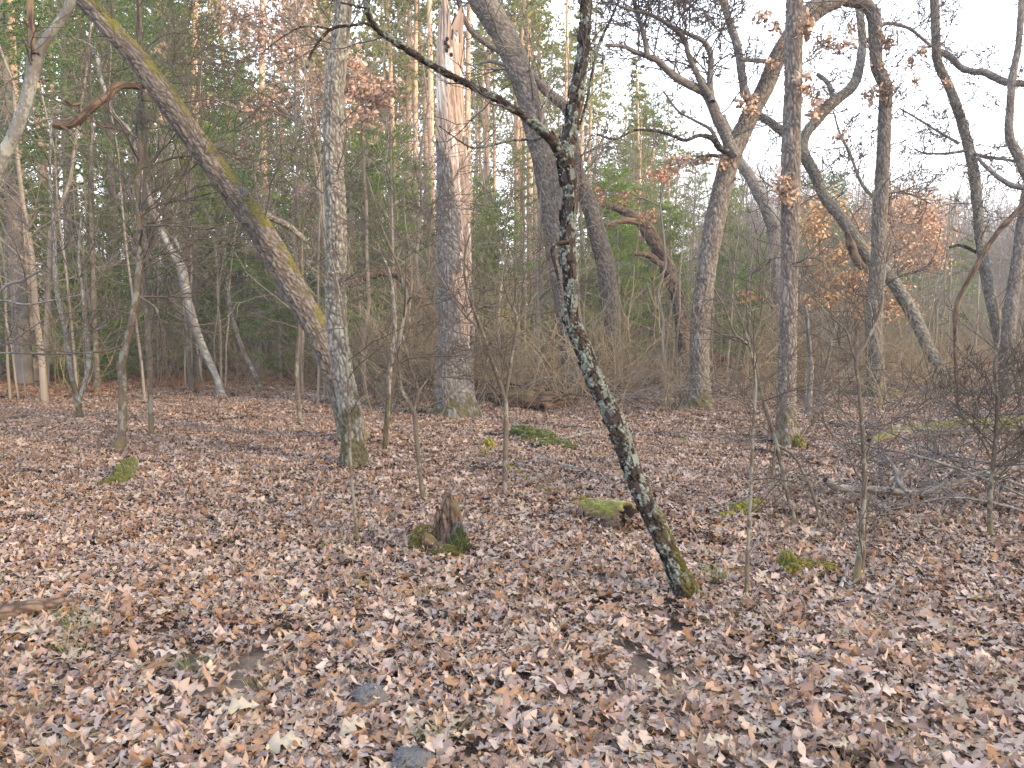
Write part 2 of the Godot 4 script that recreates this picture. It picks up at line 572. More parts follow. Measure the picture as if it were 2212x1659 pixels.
func litter():
	# the leaves that lie nearest, one by one
	var shapes := []
	for k in 14:
		var m := Shape.new()
		random_leaf(m, Vector3.ZERO, 0.118 * rng.randf_range(0.85, 1.15), 0.0, Color(1.15, 1.15, 1.15), 25)
		shapes.append(m.done(false))
	var skins := []
	for c in TAN:
		var s := paint(0.8, 0.2, 0.12)
		s.albedo_color = (c as Color).linear_to_srgb()
		grain(s, 9.0, 0.5)
		skins.append(s)
	for k in 300:
		var d := 2.32 + 1.5 * pow(rng.randf(), 1.3)
		var p := standing(rng.randf_range(-60.0, 2270.0), 1600.0, d)
		var o := MeshInstance3D.new()
		o.name = "leaf"
		o.mesh = shapes[k % shapes.size()]
		var pick := k % skins.size()
		o.material_override = skins[pick]
		var s := rng.randf_range(0.7, 1.25)
		o.transform = Transform3D((Basis(Vector3(rng.randfn(), 0, rng.randfn()).normalized(), clampf(rng.randfn() * 0.2, -0.4, 0.4)) * Basis(Vector3.UP, rng.randf() * TAU)).scaled(Vector3(s, s, s)), p + Vector3(0, rng.randf_range(0.035, 0.06), 0))
		M.floor.add_child(o, true)
	for c in [[606, 1642, 1.7], [44, 1388, 1.75], [760, 1602, 1.35], [520, 1560, 1.3], [1540, 1640, 1.3], [660, 1306, 1.3]]:
		var big := MeshInstance3D.new()
		big.name = "leaf"
		big.mesh = shapes[int(c[0]) % 14]
		var cream := paint(0.8, 0.2, 0.12)
		cream.albedo_color = Color(0.31, 0.255, 0.185).linear_to_srgb()
		big.material_override = cream
		big.transform = Transform3D((Basis(Vector3.RIGHT, 0.25) * Basis(Vector3.UP, c[0] * 0.37)).scaled(Vector3.ONE * c[2]), foot(c[0], c[1]) + Vector3(0, 0.07, 0))
		M.floor.add_child(big, true)
	# all the others
	var clump := Shape.new()
	for k in 215:
		var r := 0.36 * sqrt(rng.randf())
		var a := rng.randf() * TAU
		var h := rng.randf_range(0.0, 0.038)
		random_leaf(clump, Vector3(cos(a) * r, h, sin(a) * r), clampf(rng.randfn() * 0.028 + 0.092, 0.035, 0.165), 0.30, TAN[rng.randi() % TAN.size()] * rng.randf_range(0.8, 1.1), 21)
	var spots: Array[Transform3D] = []
	var tints := PackedColorArray()
	var z := 0.9
	while z < 62.0:
		var gap := 0.34 if z < 14.0 else (0.46 if z < 26.0 else 0.8)
		var reach := z * 0.86 + 2.2
		var x := -reach
		while x < reach:
			var px := x + rng.randf_range(-0.5, 0.5) * gap
			var pz := -z + rng.randf_range(-0.5, 0.5) * gap
			x += gap
			var bare := rough.get_noise_2d(px * 0.55, pz * 0.55)
			if bare < -0.42 and rng.randf() < 0.5:
				continue
			var s := rng.randf_range(0.85, 1.12) * (1.0 if gap < 0.5 else 1.45)
			var b := Basis(Vector3(rng.randfn(), 0, rng.randfn()).normalized(), rng.randfn() * 0.05) * Basis(Vector3.UP, rng.randf() * TAU)
			spots.append(Transform3D(b.scaled(Vector3(s, s, s)), Vector3(px, land_at(px, pz) + rng.randf_range(0.0, 0.018), pz)))
			var duff := smoothstep(14.5, 21.0, -pz - px * 0.28 + 2.0 * rough.get_noise_2d(px * 0.3, pz * 0.3))
			var tone := 1.0 + 0.16 * rough.get_noise_2d(px * 0.4 + 50.0, pz * 0.4) + rng.randf_range(-0.09, 0.09)
			tints.append(Color(1, 1, 1).lerp(Color(0.92, 0.70, 0.48), duff) * tone)
		z += gap
	scatter("leaf_litter", clump.done(false), M.leaf, spots, tints, "dense carpet of dry tan and brown oak leaves over the whole forest floor")

func scatter(called: String, mesh: Mesh, m: Material, spots: Array[Transform3D], tints: PackedColorArray, label: String):
	var mm := MultiMesh.new()
	mm.transform_format = MultiMesh.TRANSFORM_3D
	mm.use_colors = true
	mm.mesh = mesh
	mm.instance_count = spots.size()
	for k in spots.size():
		mm.set_instance_transform(k, spots[k])
		mm.set_instance_color(k, tints[k])
	var o := MultiMeshInstance3D.new()
	o.name = called
	o.multimesh = mm
	o.material_override = m
	o.set_meta("kind", "stuff")
	o.set_meta("label", label)
	add_child(o)


# ------------------------------------------------------------------ the big trees, middle and left
func near_trees():
	var tw := twig_style()
	var dark := twig_style(Color(0.055, 0.046, 0.042), 4.0, 0.2)
	# dark leaning tree with peeling bark in front
	var f := foot(1490, 1290)
	var d := depth_of(f)
	var t := thing("leaning_tree", "thin dark leaning tree with peeling bark and pale lichen, forked in front of the snag", "tree", f)
	var rs := limb(t, "trunk", [1488, 1290, 46, 1446, 1196, 38, 1416, 1128, 38, 1380, 1057, 39, 1351, 971, 37, 1317, 887, 37, 1287, 824, 35, 1260, 754, 33, 1235, 691, 31, 1233, 614, 29, 1227, 554, 31, 1225, 500, 30, 1231, 417, 30, 1222, 350, 34, 1224, 315, 34, 1232, 283, 27, 1245, 200, 27, 1258, 117, 24, 1265, 33, 23, 1268, -60, 22], d, CHERRY, 0.35, true, 0.5, 1.25)
	var d2 := d + 0.2
	var side := limb(t, "branch", [1216, 345, 22, 1204, 322, 22, 1188, 300, 20, 1131, 250, 18, 1048, 200, 17, 981, 167, 15, 915, 130, 14, 865, 97, 15, 815, 63, 13, 795, 25, 12, 788, -40, 11], d2, CHERRY, -0.4)
	limb(t, "branch", [800, 55, 6, 788, 50, 6, 760, 54, 6, 715, 63, 7, 685, 95, 6, 668, 125, 6, 662, 146, 5], d2 - 0.38, CHERRY, -0.1)
	limb(t, "branch", [715, 63, 4, 660, 56, 4, 610, 80, 3, 560, 120, 2], d2 - 0.45, CHERRY, -0.2)
	limb(t, "branch", [792, 18, 5, 772, 14, 5, 735, 5, 4], d2 - 0.4, CHERRY, -0.1)
	limb(t, "branch", [1172, 296, 5, 1150, 302, 5, 1108, 303, 4, 1060, 313, 4, 1015, 317, 3, 948, 272, 2], d2, CHERRY, -0.15)
	limb(t, "branch", [1228, 524, 8, 1208, 526, 10, 1194, 538, 9, 1196, 560, 8, 1202, 585, 7, 1207, 605, 5], d, CHERRY, -0.12)
	limb(t, "branch", [1240, 300, 5, 1262, 240, 5, 1290, 110, 6, 1320, 40, 5, 1345, -20, 4], d + 0.3, CHERRY, 0.3)
	limb(t, "branch", [1200, 310, 12, 1196, 296, 10, 1192, 282, 3], d2, CHERRY, -0.05)
	var m := Shape.new()
	sprout(m, side, 0.25, 0.98, 7, 0.5, 1, dark)
	sprout(m, rs, 0.62, 0.98, 6, 0.5, 1, dark)
	part(t, "twigs", m.done(), M.twig)
	var fl := Shape.new()                                       # curled plates of bark that stand off the trunk
	for k in 420:
		var q := int(pow(rng.randf(), 0.8) * (rs[0].size() - 12)) + 5
		var ax: Vector3 = (rs[0][q + 2] - rs[0][q - 2]).normalized()
		var dir := around(ax, PI * 0.5)
		var b := Basis(ax.cross(dir), ax, dir)
		var p: Vector3 = rs[0][q] + dir * (rs[1][q] * 0.97)
		var w := rng.randf_range(0.008, 0.02)
		var hh := rng.randf_range(0.012, 0.04)
		var lift := rng.randf_range(0.003, 0.012)
		var base := fl.v.size()
		var col := Color(0.040, 0.030, 0.025).lerp(Color(0.115, 0.128, 0.110), float(rng.randf() < 0.22) * rng.randf_range(0.5, 1.0)) * rng.randf_range(0.6, 1.3)
		for c in [Vector3(-w, -hh, 0.0), Vector3(0, -hh * 1.1, 0.003), Vector3(w, -hh * 0.8, lift), Vector3(-w * 0.8, hh, 0.002), Vector3(0, hh * 0.9, 0.004), Vector3(w * 1.1, hh, lift * 1.3)]:
			fl.v.append(b * c + p)
			fl.c.append(col)
		fl.i.append_array([base, base + 3, base + 1, base + 1, base + 3, base + 4, base + 1, base + 4, base + 2, base + 2, base + 4, base + 5])
	part(t, "bark_flakes", fl.done(false), M.bark).set_meta("kind", "stuff")

	# pale lichen-covered tree with a mossy foot
	f = foot(766, 1006)
	d = depth_of(f)
	t = thing("lichen_tree", "upright grey tree with flaky bark, pale lichen and mossy foot, left of the snag", "tree", f)
	rs = limb(t, "trunk", [767, 1004, 52, 762, 950, 46, 759, 900, 46, 750, 850, 45, 741, 800, 44, 731, 740, 44, 727, 690, 45, 726, 600, 47, 726, 520, 44, 725, 450, 44, 721, 370, 43, 721, 300, 44, 721, 220, 42, 727, 150, 40, 738, 60, 38, 748, -60, 36], d, LICHEN, 0.2, true, 0.5, 1.1)
	m = Shape.new()
	sprout(m, rs, 0.45, 1.0, 10, 0.9, 2, tw)
	part(t, "twigs", m.done(), M.twig)

	# long trunk leaning up to the top left
	f = foot(764, 957)
	d = depth_of(f)
	t = thing("mossy_leaning_tree", "long straight trunk leaning far left behind the lichen tree, moss along its upper side", "tree", f)
	rs = limb(t, "trunk", [764, 955, 60, 752, 903, 57, 738, 852, 54, 716, 790, 50, 695, 735, 52, 650, 650, 55, 600, 560, 55, 550, 480, 54, 500, 412, 52, 450, 342, 50, 400, 272, 50, 350, 202, 49, 300, 132, 46, 250, 74, 41, 195, 17, 36, 130, -45, 34], d, MOSSY, -1.2, true, 0.15)
	var br := limb(t, "branch", [318, 180, 16, 300, 186, 17, 262, 184, 15, 243, 192, 17, 234, 205, 16, 212, 222, 16, 190, 240, 17, 170, 260, 18, 150, 271, 15, 125, 271, 17, 114, 268, 12], d - 0.9, DEAD, -0.3)
	limb(t, "branch", [128, 270, 9, 143, 280, 8, 151, 292, 6], d - 1.15, DEAD, -0.1)
	limb(t, "branch", [172, 224, 9, 156, 226, 8, 141, 216, 6], d - 1.1, DEAD, -0.1)
	limb(t, "branch", [560, 455, 16, 590, 472, 14, 625, 490, 13, 660, 520, 9], d - 0.5, LICHEN, 0.6)
	m = Shape.new()
	sprout(m, rs, 0.35, 0.95, 22, 1.2, 2, tw, Vector3.ZERO, 0.008)
	part(t, "twigs", m.done(), M.twig)

	# the broken snag
	f = foot(986, 892)
	d = depth_of(f)
	t = thing("snag", "thick broken dead trunk with splintered top and bare wood down its right side", "dead tree", f)
	var core := [987, 890, 76, 984, 850, 74, 983, 800, 74, 984, 750, 72, 985, 700, 70, 983, 600, 69, 982, 500, 68, 980, 400, 64, 976, 300, 60, 973, 220, 57, 972, 150, 58, 972, 105, 57, 973, 70, 52]
	var tr := trace(core, d)
	tr[0].insert(0, tr[0][0] - Vector3(0, 0.15, 0))
	tr[1].insert(0, tr[1][0])
	var q2 := resample(tr[0], tr[1], 0.018)
	var mark := [[290.0, -1.6], [325.0, -0.45], [350.0, -0.2], [400.0, -0.05], [467.0, 0.4], [504.0, 0.32], [588.0, 0.42], [593.0, -0.22], [664.0, 0.05], [720.0, 0.42], [752.0, 0.8], [766.0, 1.3]]
	var top_y := at(976, 296, d).y
	var no_bark := func(a: float, p: Vector3) -> bool:
		var s := seen(p).y + 9.0 * rough.get_noise_3d(p.x * 4.0, p.y * 4.0, p.z * 4.0)
		if p.y > top_y:
			return true
		if s > 762.0:
			return false
		var edge := -1.6
		for k in mark.size() - 1:
			if s >= mark[k][0] and s < mark[k + 1][0]:
				edge = lerpf(mark[k][1], mark[k + 1][1], (s - mark[k][0]) / (mark[k + 1][0] - mark[k][0]))
		edge += 0.16 * rough.get_noise_2d(p.y * 6.0, 3.0)
		var ang: float = asin(clampf(edge, -1.0, 1.0))
		if s > 610.0 and s < 760.0 and sin(a) > 0.83 and cos(a) > -0.3:
			return sin(p.y * 9.0) > 0.4
		return a > ang and a < ang + 2.35
	m = Shape.new()
	bark_tube(m, q2[0], q2[1], 104, BARE, 0.3, null, 0.42)
	part(t, "bare_wood", m.done(false), M.bark)
	m = Shape.new()
	bark_tube(m, q2[0], q2[1], 116, GREY, 0.45, no_bark, 0.0, 0.034)
	part(t, "bark", m.done(false), M.bark)
	limb(t, "splinter", [967, 95, 20, 966, 62, 18, 963, 30, 15, 961, 0, 13, 960, -30, 5], d - 0.12, BARE)
	limb(t, "splinter", [992, 130, 24, 991, 90, 23, 987, 55, 17, 983, 28, 5], d + 0.05, DEAD)
	limb(t, "splinter", [977, 90, 12, 978, 60, 9, 980, 40, 3], d + 0.1, DEAD)
	var pit := paint(1.0, 0.0)
	for c in [[962, 92], [968, 101], [965, 108], [975, 118], [966, 84]]:
		var s := SphereMesh.new()
		s.radius = 0.028
		s.height = 0.07
		s.radial_segments = 10
		s.rings = 5
		var hole := MeshInstance3D.new()
		hole.name = "woodpecker_hole"
		hole.mesh = s
		var sm := StandardMaterial3D.new()
		sm.albedo_color = Color(0.12, 0.08, 0.06)
		sm.roughness = 1.0
		hole.material_override = sm
		hole.position = at(c[0], c[1], d - 0.215) - f
		t.add_child(hole, true)

	# furrowed oak behind the dark tree, leaning left
	f = foot(1246, 848)
	d = depth_of(f)
	t = thing("oak_tree", "furrowed grey oak trunk bending left behind the forked dark tree", "tree", f)
	rs = limb(t, "trunk", [1246, 846, 62, 1242, 800, 54, 1234, 740, 52, 1222, 650, 52, 1206, 540, 54, 1192, 440, 54, 1174, 340, 52, 1153, 262, 50, 1132, 185, 50, 1100, 100, 54, 1072, 50, 54, 1040, 0, 54, 1000, -70, 52], d, OAK, 0.3, true, 0.25)
	br = limb(t, "branch", [1140, 160, 20, 1118, 146, 16, 1092, 141, 9, 1060, 132, 7, 1028, 140, 4], d, GREY, 0.3)
	m = Shape.new()
	sprout(m, rs, 0.5, 1.0, 8, 1.6, 2, tw)
	part(t, "twigs", m.done(), M.twig)

	f = foot(1325, 830)
	d = depth_of(f)
	t = thing("oak_tree", "slim furrowed oak with mossy foot leaning left just right of the dark tree", "tree", f)
	rs = limb(t, "trunk", [1325, 828, 42, 1324, 754, 36, 1317, 654, 38, 1307, 571, 40, 1294, 520, 40, 1281, 467, 38, 1262, 415, 36, 1245, 370, 32, 1238, 310, 28, 1232, 262, 24, 1222, 232, 23, 1181, 197, 21, 1148, 163, 18, 1081, 113, 14, 1048, 93, 12, 1018, 67, 12, 1000, 35, 11, 985, -20, 11], d, OAK, -1.5, true, 0.3)
	m = Shape.new()
	sprout(m, rs, 0.4, 1.0, 14, 1.5, 2, tw)
	part(t, "twigs", m.done(), M.twig)

	f = foot(1480, 778)
	d = 21.0
	f = standing(1480, 778, d)
	t = thing("bent_tree", "bare reddish curved trunk with a broken drooping top between dark tree and forked oak", "dead tree", f)
	rs = limb(t, "trunk", [1481, 806, 34, 1478, 760, 28, 1471, 690, 28, 1461, 635, 28, 1448, 595, 30, 1426, 545, 31, 1398, 495, 28, 1372, 470, 22, 1342, 454, 17, 1318, 446, 13, 1300, 444, 6], d, DEAD, 0.2, true, 0.2)
	limb(t, "branch", [1438, 580, 17, 1420, 565, 15, 1402, 553, 13, 1385, 549, 9, 1372, 550, 5], d, DEAD, -0.3)
	limb(t, "branch", [1385, 482, 14, 1350, 476, 14, 1325, 482, 11, 1308, 486, 6], d, DEAD, -0.5)

	# bent dead limb arching between lichen tree and snag
	f = foot(957, 852)
	d = depth_of(f)
	t = thing("bent_tree", "dark dead trunk arched over to the left behind the snag", "dead tree", f)
	limb(t, "trunk", [956, 850, 30, 952, 800, 26, 947, 731, 24, 933, 687, 24, 907, 644, 24, 888, 620, 24, 870, 601, 24, 850, 590, 22, 830, 587, 20, 808, 590, 19, 787, 597, 20, 765, 610, 21, 745, 622, 20, 720, 632, 18], d, DEAD, 0.5, true, 0.2)

	# bluish grey limb at the top left edge
	d = 6.0
	f = standing(-170, 1000, d)
	t = thing("forked_tree", "smooth bluish grey leaning trunk at the top left edge, with one dark fork", "tree", f)
	var low := seen(f)
	rs = limb(t, "trunk", [low.x, low.y, 40, -150, 820, 36, -115, 640, 34, -62, 480, 32, -20, 395, 29, 8, 335, 27, 35, 280, 26, 56, 220, 26, 70, 165, 25, 77, 125, 28, 90, 100, 21, 112, 68, 19, 135, 38, 18, 152, 8, 17, 165, -50, 15], d, PALE, -0.4, true, 0.3, 1.1)
	limb(t, "branch", [77, 120, 20, 72, 90, 16, 68, 55, 14, 65, 10, 13, 63, -40, 12], d - 0.3, DEAD, 0.1)
	limb(t, "branch", [62, 58, 8, 56, 48, 7, 50, 38, 5], d - 0.3, DEAD, -0.05)
	m = Shape.new()
	sprout(m, rs, 0.3, 0.9, 6, 0.6, 1, tw)
	part(t, "twigs", m.done(), M.twig)


# ------------------------------------------------------------------ the oaks on the right
func right_trees():
	var tw := twig_style(Color(0.085, 0.070, 0.062), 4.2, 0.24, 0.02, 0.0055)
	tw.seg = 0.2
	var f := foot(1509, 880)
	var d := depth_of(f)
	var t := thing("oak_tree", "big grey oak forking into crooked limbs against the sky, mossy at its foot", "tree", f)
	limb(t, "trunk", [1510, 878, 50, 1511, 840, 44, 1511, 800, 42, 1512, 700, 41, 1524, 600, 41, 1540, 500, 43, 1562, 400, 42, 1582, 330, 45, 1597, 300, 42, 1612, 268, 39, 1632, 228, 38, 1652, 190, 37, 1680, 125, 36, 1712, 70, 38, 1742, 35, 44, 1775, 12, 42, 1815, -10, 38, 1850, -60, 36], d, OAK, 0.8, true, 0.5, 1.0)
	var b1 := limb(t, "branch", [1588, 335, 26, 1578, 318, 26, 1566, 292, 25, 1553, 262, 24, 1542, 235, 24, 1527, 203, 22, 1510, 193, 19, 1490, 184, 18, 1465, 170, 17, 1440, 150, 16, 1420, 130, 14, 1400, 122, 12, 1372, 112, 10, 1345, 100, 9, 1310, 98, 7], d, GREY, -0.9)
	var b2 := limb(t, "branch", [1400, 122, 12, 1390, 75, 10, 1380, 40, 9, 1370, 0, 8, 1362, -40, 7], d - 0.8, GREY, -0.3)
	var b3 := limb(t, "branch", [1530, 205, 16, 1508, 165, 13, 1488, 120, 12, 1475, 80, 11, 1440, 50, 9, 1400, 30, 8, 1360, 20, 6, 1325, 8, 5], d - 0.4, GREY, -0.9)
	var b4 := limb(t, "branch", [1538, 220, 15, 1534, 180, 14, 1535, 120, 12, 1520, 90, 11, 1490, 75, 9, 1460, 62, 7], d - 0.4, GREY, 0.4)
	var b5 := limb(t, "branch", [1632, 225, 22, 1612, 205, 20, 1603, 165, 18, 1598, 130, 18, 1590, 90, 18, 1575, 45, 17, 1562, 0, 16, 1555, -50, 15], d + 0.3, GREY, 0.8)
	var b6 := limb(t, "branch", [1680, 140, 14, 1650, 132, 10, 1620, 130, 9, 1600, 128, 8], d + 0.5, GREY, -0.2)
	var b7 := limb(t, "branch", [1575, 330, 13, 1555, 320, 14, 1540, 300, 13, 1512, 292, 8, 1480, 303, 7, 1450, 292, 6, 1410, 282, 6, 1370, 282, 5, 1330, 300, 5, 1290, 290, 4], d - 0.2, CHERRY, -0.8)
	var b8 := limb(t, "branch", [1555, 338, 8, 1530, 335, 7, 1505, 340, 5], d - 0.2, CHERRY, -0.2)
	var b9 := limb(t, "branch", [1550, 310, 10, 1535, 280, 8, 1500, 260, 6, 1465, 240, 5, 1435, 200, 4], d, GREY, 0.6)
	var m := Shape.new()
	for b in [b1, b2, b3, b4, b5]:
		sprout(m, b, 0.2, 1.0, 12, 1.3, 3, tw, Vector3(0, 0.25, 0), 0.014)
	for b in [b6, b7, b9]:
		sprout(m, b, 0.2, 1.0, 8, 0.8, 2, tw, Vector3.ZERO, 0.008)
	part(t, "twigs", m.done(), M.twig)
	m = Shape.new()
	for c in [[1520, 345, 30, 12, 26], [1470, 350, 28, 14, 26], [1565, 355, 16, 14, 14], [1620, 230, 18, 26, 30], [1600, 225, 14, 16, 12], [1685, 60, 20, 16, 18], [1640, 40, 26, 14, 20], [1700, 100, 20, 20, 20], [1670, 140, 18, 10, 14], [1450, 365, 14, 12, 10]]:
		leaf_cloud(m, at(c[0], c[1], d + 0.1), c[2] * d / focal, c[3] * d / focal, int(c[4] * 2.2), 0.11, Color(0.36, 0.240, 0.168))
	part(t, "clinging_leaves", m.done(false), M.dry).set_meta("kind", "stuff")

	f = foot(1700, 955)
	d = depth_of(f)
	t = thing("oak_tree", "straight upright grey oak, nearest of the right-hand trunks, moss beside its foot", "tree", f)
	var rs := limb(t, "trunk", [1699, 953, 46, 1698, 920, 40, 1698, 871, 40, 1699, 804, 39, 1702, 704, 37, 1705, 604, 36, 1706, 504, 38, 1708, 400, 41, 1709, 300, 39, 1712, 200, 38, 1715, 100, 38, 1716, 0, 37, 1717, -60, 36], d, OAK, 0.1, true, 0.45, 1.1)
	m = Shape.new()
	sprout(m, rs, 0.35, 1.0, 14, 0.8, 2, tw)
	part(t, "twigs", m.done(), M.twig)
	m = Shape.new()
	for c in [[1700, 420, 22, 24, 26], [1690, 395, 18, 16, 16], [1745, 60, 18, 24, 26], [1740, 180, 16, 30, 22], [1760, 240, 16, 20, 16]]:
		leaf_cloud(m, at(c[0], c[1], d - 0.2), c[2] * d / focal, c[3] * d / focal, int(c[4] * 2.0), 0.105, Color(0.35, 0.235, 0.165))
	part(t, "clinging_leaves", m.done(false), M.dry).set_meta("kind", "stuff")

	d = 21.5
	f = standing(1690, 800, d)
	var lw := seen(f)
	t = thing("pale_tree", "pale grey trunk mostly hidden behind the straight upright oak", "tree", f)
	limb(t, "trunk", [lw.x, lw.y, 40, 1688, 770, 34, 1682, 690, 32, 1678, 600, 32, 1673, 504, 31, 1656, 450, 28, 1635, 410, 25, 1617, 377, 23, 1598, 348, 21, 1580, 300, 18, 1560, 250, 14], d, GREY, 0.5, true, 0.3)

	# arching trunk
	f = foot(1892, 853)
	d = depth_of(f)
	t = thing("arching_tree", "furrowed brown-grey trunk arching over leftwards at the top, right of the straight oak", "tree", f)
	rs = limb(t, "trunk", [1892, 851, 46, 1891, 830, 40, 1890, 804, 37, 1889, 740, 35, 1888, 671, 35, 1895, 587, 32, 1898, 517, 29, 1902, 433, 30, 1908, 333, 28, 1912, 233, 27, 1914, 190, 27, 1904, 165, 27, 1894, 140, 26, 1892, 83, 27, 1887, 35, 27, 1872, 12, 27, 1850, 2, 27, 1820, -6, 30, 1790, -30, 30], d, OAK, -0.4, true, 0.45)
	b1 = limb(t, "branch", [1892, 60, 9, 1920, 50, 8, 1965, 62, 7, 2000, 90, 6, 2020, 105, 4], d - 0.4, GREY, 0.3)
	b2 = limb(t, "branch", [1905, 415, 9, 1940, 415, 7, 1975, 422, 5, 2010, 440, 3], d - 0.2, GREY, 0.5)
	b3 = limb(t, "branch", [1905, 440, 10, 1880, 420, 8, 1858, 390, 7, 1835, 330, 6, 1815, 290, 5, 1800, 240, 3], d, GREY, 0.6)
	m = Shape.new()
	sprout(m, rs, 0.4, 1.0, 26, 1.1, 2, tw, Vector3.ZERO, 0.012)
	for b in [b1, b2, b3]:
		sprout(m, b, 0.2, 1.0, 12, 0.8, 2, tw, Vector3.ZERO, 0.009)
	part(t, "twigs", m.done(), M.twig)
	m = Shape.new()
	for c in [[1895, 85, 26, 18, 30], [1915, 100, 20, 16, 22], [1905, 195, 28, 20, 34], [1880, 205, 18, 12, 14], [1800, 105, 30, 16, 26], [1780, 85, 20, 20, 18], [1830, 95, 24, 12, 20], [1840, 60, 16, 12, 12], [1895, 145, 20, 10, 14], [1990, 110, 16, 14, 12], [1968, 140, 14, 12, 10], [1975, 175, 10, 12, 8], [1820, 295, 20, 12, 14], [1770, 215, 18, 12, 12], [2045, 180, 12, 10, 9]]:
		leaf_cloud(m, at(c[0], c[1], d - 0.3), c[2] * d / focal, c[3] * d / focal, int(c[4] * 2.2), 0.115, Color(0.35, 0.235, 0.165))
	part(t, "clinging_leaves", m.done(false), M.dry).set_meta("kind", "stuff")

	# crooked leaning tree
	f = foot(2056, 857)
	d = depth_of(f)
	t = thing("crooked_tree", "dark crooked tree leaning left across and behind the arching trunk, lichen on top", "tree", f)
	rs = limb(t, "trunk", [2057, 855, 34, 2035, 804, 28, 2008, 754, 25, 1975, 684, 26, 1948, 637, 27, 1918, 594, 27, 1868, 547, 26, 1840, 503, 25, 1808, 460, 23, 1782, 427, 23, 1758, 373, 23, 1738, 335, 23, 1735, 305, 22, 1745, 282, 22, 1760, 265, 23, 1792, 227, 25, 1835, 193, 22, 1852, 165, 20, 1860, 120, 18, 1863, 83, 17, 1856, 17, 16, 1852, -40, 15], d, LICHEN, 0.6, true, 0.25)
	b1 = limb(t, "branch", [1738, 335, 20, 1712, 302, 20, 1688, 283, 20, 1662, 263, 18, 1638, 248, 15], d + 0.3, LICHEN, 0.4)
	b2 = limb(t, "branch", [1800, 218, 13, 1795, 195, 11, 1785, 175, 10, 1765, 160, 8], d + 0.4, GREY, 0.2)
	limb(t, "branch", [1832, 500, 15, 1838, 530, 19, 1850, 558, 18, 1864, 580, 12], d + 0.2, DEAD, -0.2)
	m = Shape.new()
	sprout(m, rs, 0.4, 1.0, 32, 1.1, 2, tw, Vector3.ZERO, 0.012)
	for b in [b1, b2]:
		sprout(m, b, 0.2, 1.0, 6, 0.8, 2, tw)
	part(t, "twigs", m.done(), M.twig)

	f = foot(2186, 856)
	d = depth_of(f)
	t = thing("slender_tree", "slender lichened tree near the right edge, curving left then up into the white sky", "tree", f)
	rs = limb(t, "trunk", [2188, 854, 34, 2176, 790, 27, 2158, 721, 25, 2140, 640, 23, 2126, 571, 22, 2118, 517, 21, 2112, 450, 21, 2105, 383, 22, 2092, 317, 21, 2073, 250, 20, 2049, 185, 18, 2026, 135, 18, 2022, 83, 18, 2018, 0, 18, 2015, -50, 17], d, LICHEN, -0.3, true, 0.3)
	b1 = limb(t, "branch", [2030, 112, 15, 2052, 122, 14, 2075, 145, 14, 2100, 154, 14, 2125, 156, 15, 2150, 168, 16, 2175, 178, 15, 2225, 182, 13], d - 0.2, GREY, -0.5)
	b2 = limb(t, "branch", [2096, 330, 10, 2125, 338, 8, 2160, 343, 7, 2220, 352, 6], d - 0.2, GREY, -0.4)
	b3 = limb(t, "branch", [2088, 325, 8, 2040, 332, 6, 1995, 330, 4, 1975, 322, 3], d - 0.2, GREY, 0.3)
	b4 = limb(t, "branch", [2072, 310, 7, 2020, 280, 5, 1980, 255, 4, 1945, 235, 3], d - 0.2, GREY, 0.5)
	b5 = limb(t, "branch", [2110, 545, 8, 2075, 530, 7, 2050, 535, 6], d, CHERRY, 0.2)
	m = Shape.new()
	for b in [b1, b2, b3, b4]:
		sprout(m, b, 0.1, 1.0, 15, 0.8, 2, tw, Vector3.ZERO, 0.009)
	sprout(m, rs, 0.3, 1.0, 40, 0.75, 2, tw, Vector3.ZERO, 0.010)
	part(t, "twigs", m.done(), M.twig)

	d = 11.5
	f = standing(2300, 900, d)
	lw = seen(f)
	t = thing("dark_tree", "dark crooked tree at the right edge, its upper stem weaving into the frame", "tree", f)
	rs = limb(t, "trunk", [lw.x, lw.y, 34, 2295, 760, 30, 2290, 620, 27, 2270, 500, 25, 2235, 410, 23, 2212, 365, 21, 2195, 327, 20, 2180, 293, 18, 2182, 233, 16, 2187, 167, 15, 2198, 110, 14, 2204, 50, 13, 2208, -30, 12], d, OAK, 0.2, true, 0.3)
	b1 = limb(t, "branch", [2225, 405, 12, 2190, 402, 13, 2160, 385, 11, 2130, 360, 9, 2112, 340, 7], d, GREY, 0.3)
	m = Shape.new()
	sprout(m, rs, 0.4, 1.0, 16, 0.8, 2, tw)
	sprout(m, b1, 0.1, 1.0, 7, 0.6, 2, tw, Vector3.ZERO, 0.008)
	part(t, "twigs", m.done(), M.twig)

	d = 14.5
	f = standing(2205, 850, d)
	lw = seen(f)
	t = thing("leaning_tree", "reddish brown trunk at the right edge leaning out of the frame", "tree", f)
	limb(t, "trunk", [lw.x - 30, lw.y, 30, 2178, 740, 28, 2186, 650, 27, 2200, 560, 26, 2206, 500, 24, 2222, 400, 22], d, OAK, 0.2, true, 0.3)
	d = 13.0
	f = standing(2085, 860, d)
	lw = seen(f)
	t = thing("dead_pole", "thin light brown dead pole slanting up to the right edge", "dead tree", f)
	limb(t, "trunk", [lw.x - 15, lw.y, 8, 2065, 680, 9, 2095, 600, 10, 2145, 515, 11, 2180, 475, 12, 2225, 425, 12], d, DEAD, -0.3, true)

	# the oaks that keep their rust-coloured leaves
	leafy_tree("rusty_tree", "young tree with a rounded crown of pale orange dead leaves behind the arching trunk", 1938, 25.0, [[1985, 480, 55, 50, 210], [1960, 450, 45, 35, 130], [2000, 520, 45, 40, 150], [1950, 530, 45, 45, 150], [2010, 570, 30, 20, 60], [1930, 490, 40, 60, 120], [1920, 440, 30, 30, 60], [2005, 470, 30, 40, 70], [1975, 560, 55, 25, 90], [2020, 545, 25, 25, 40]], 0.125, Color(0.52, 0.330, 0.205))
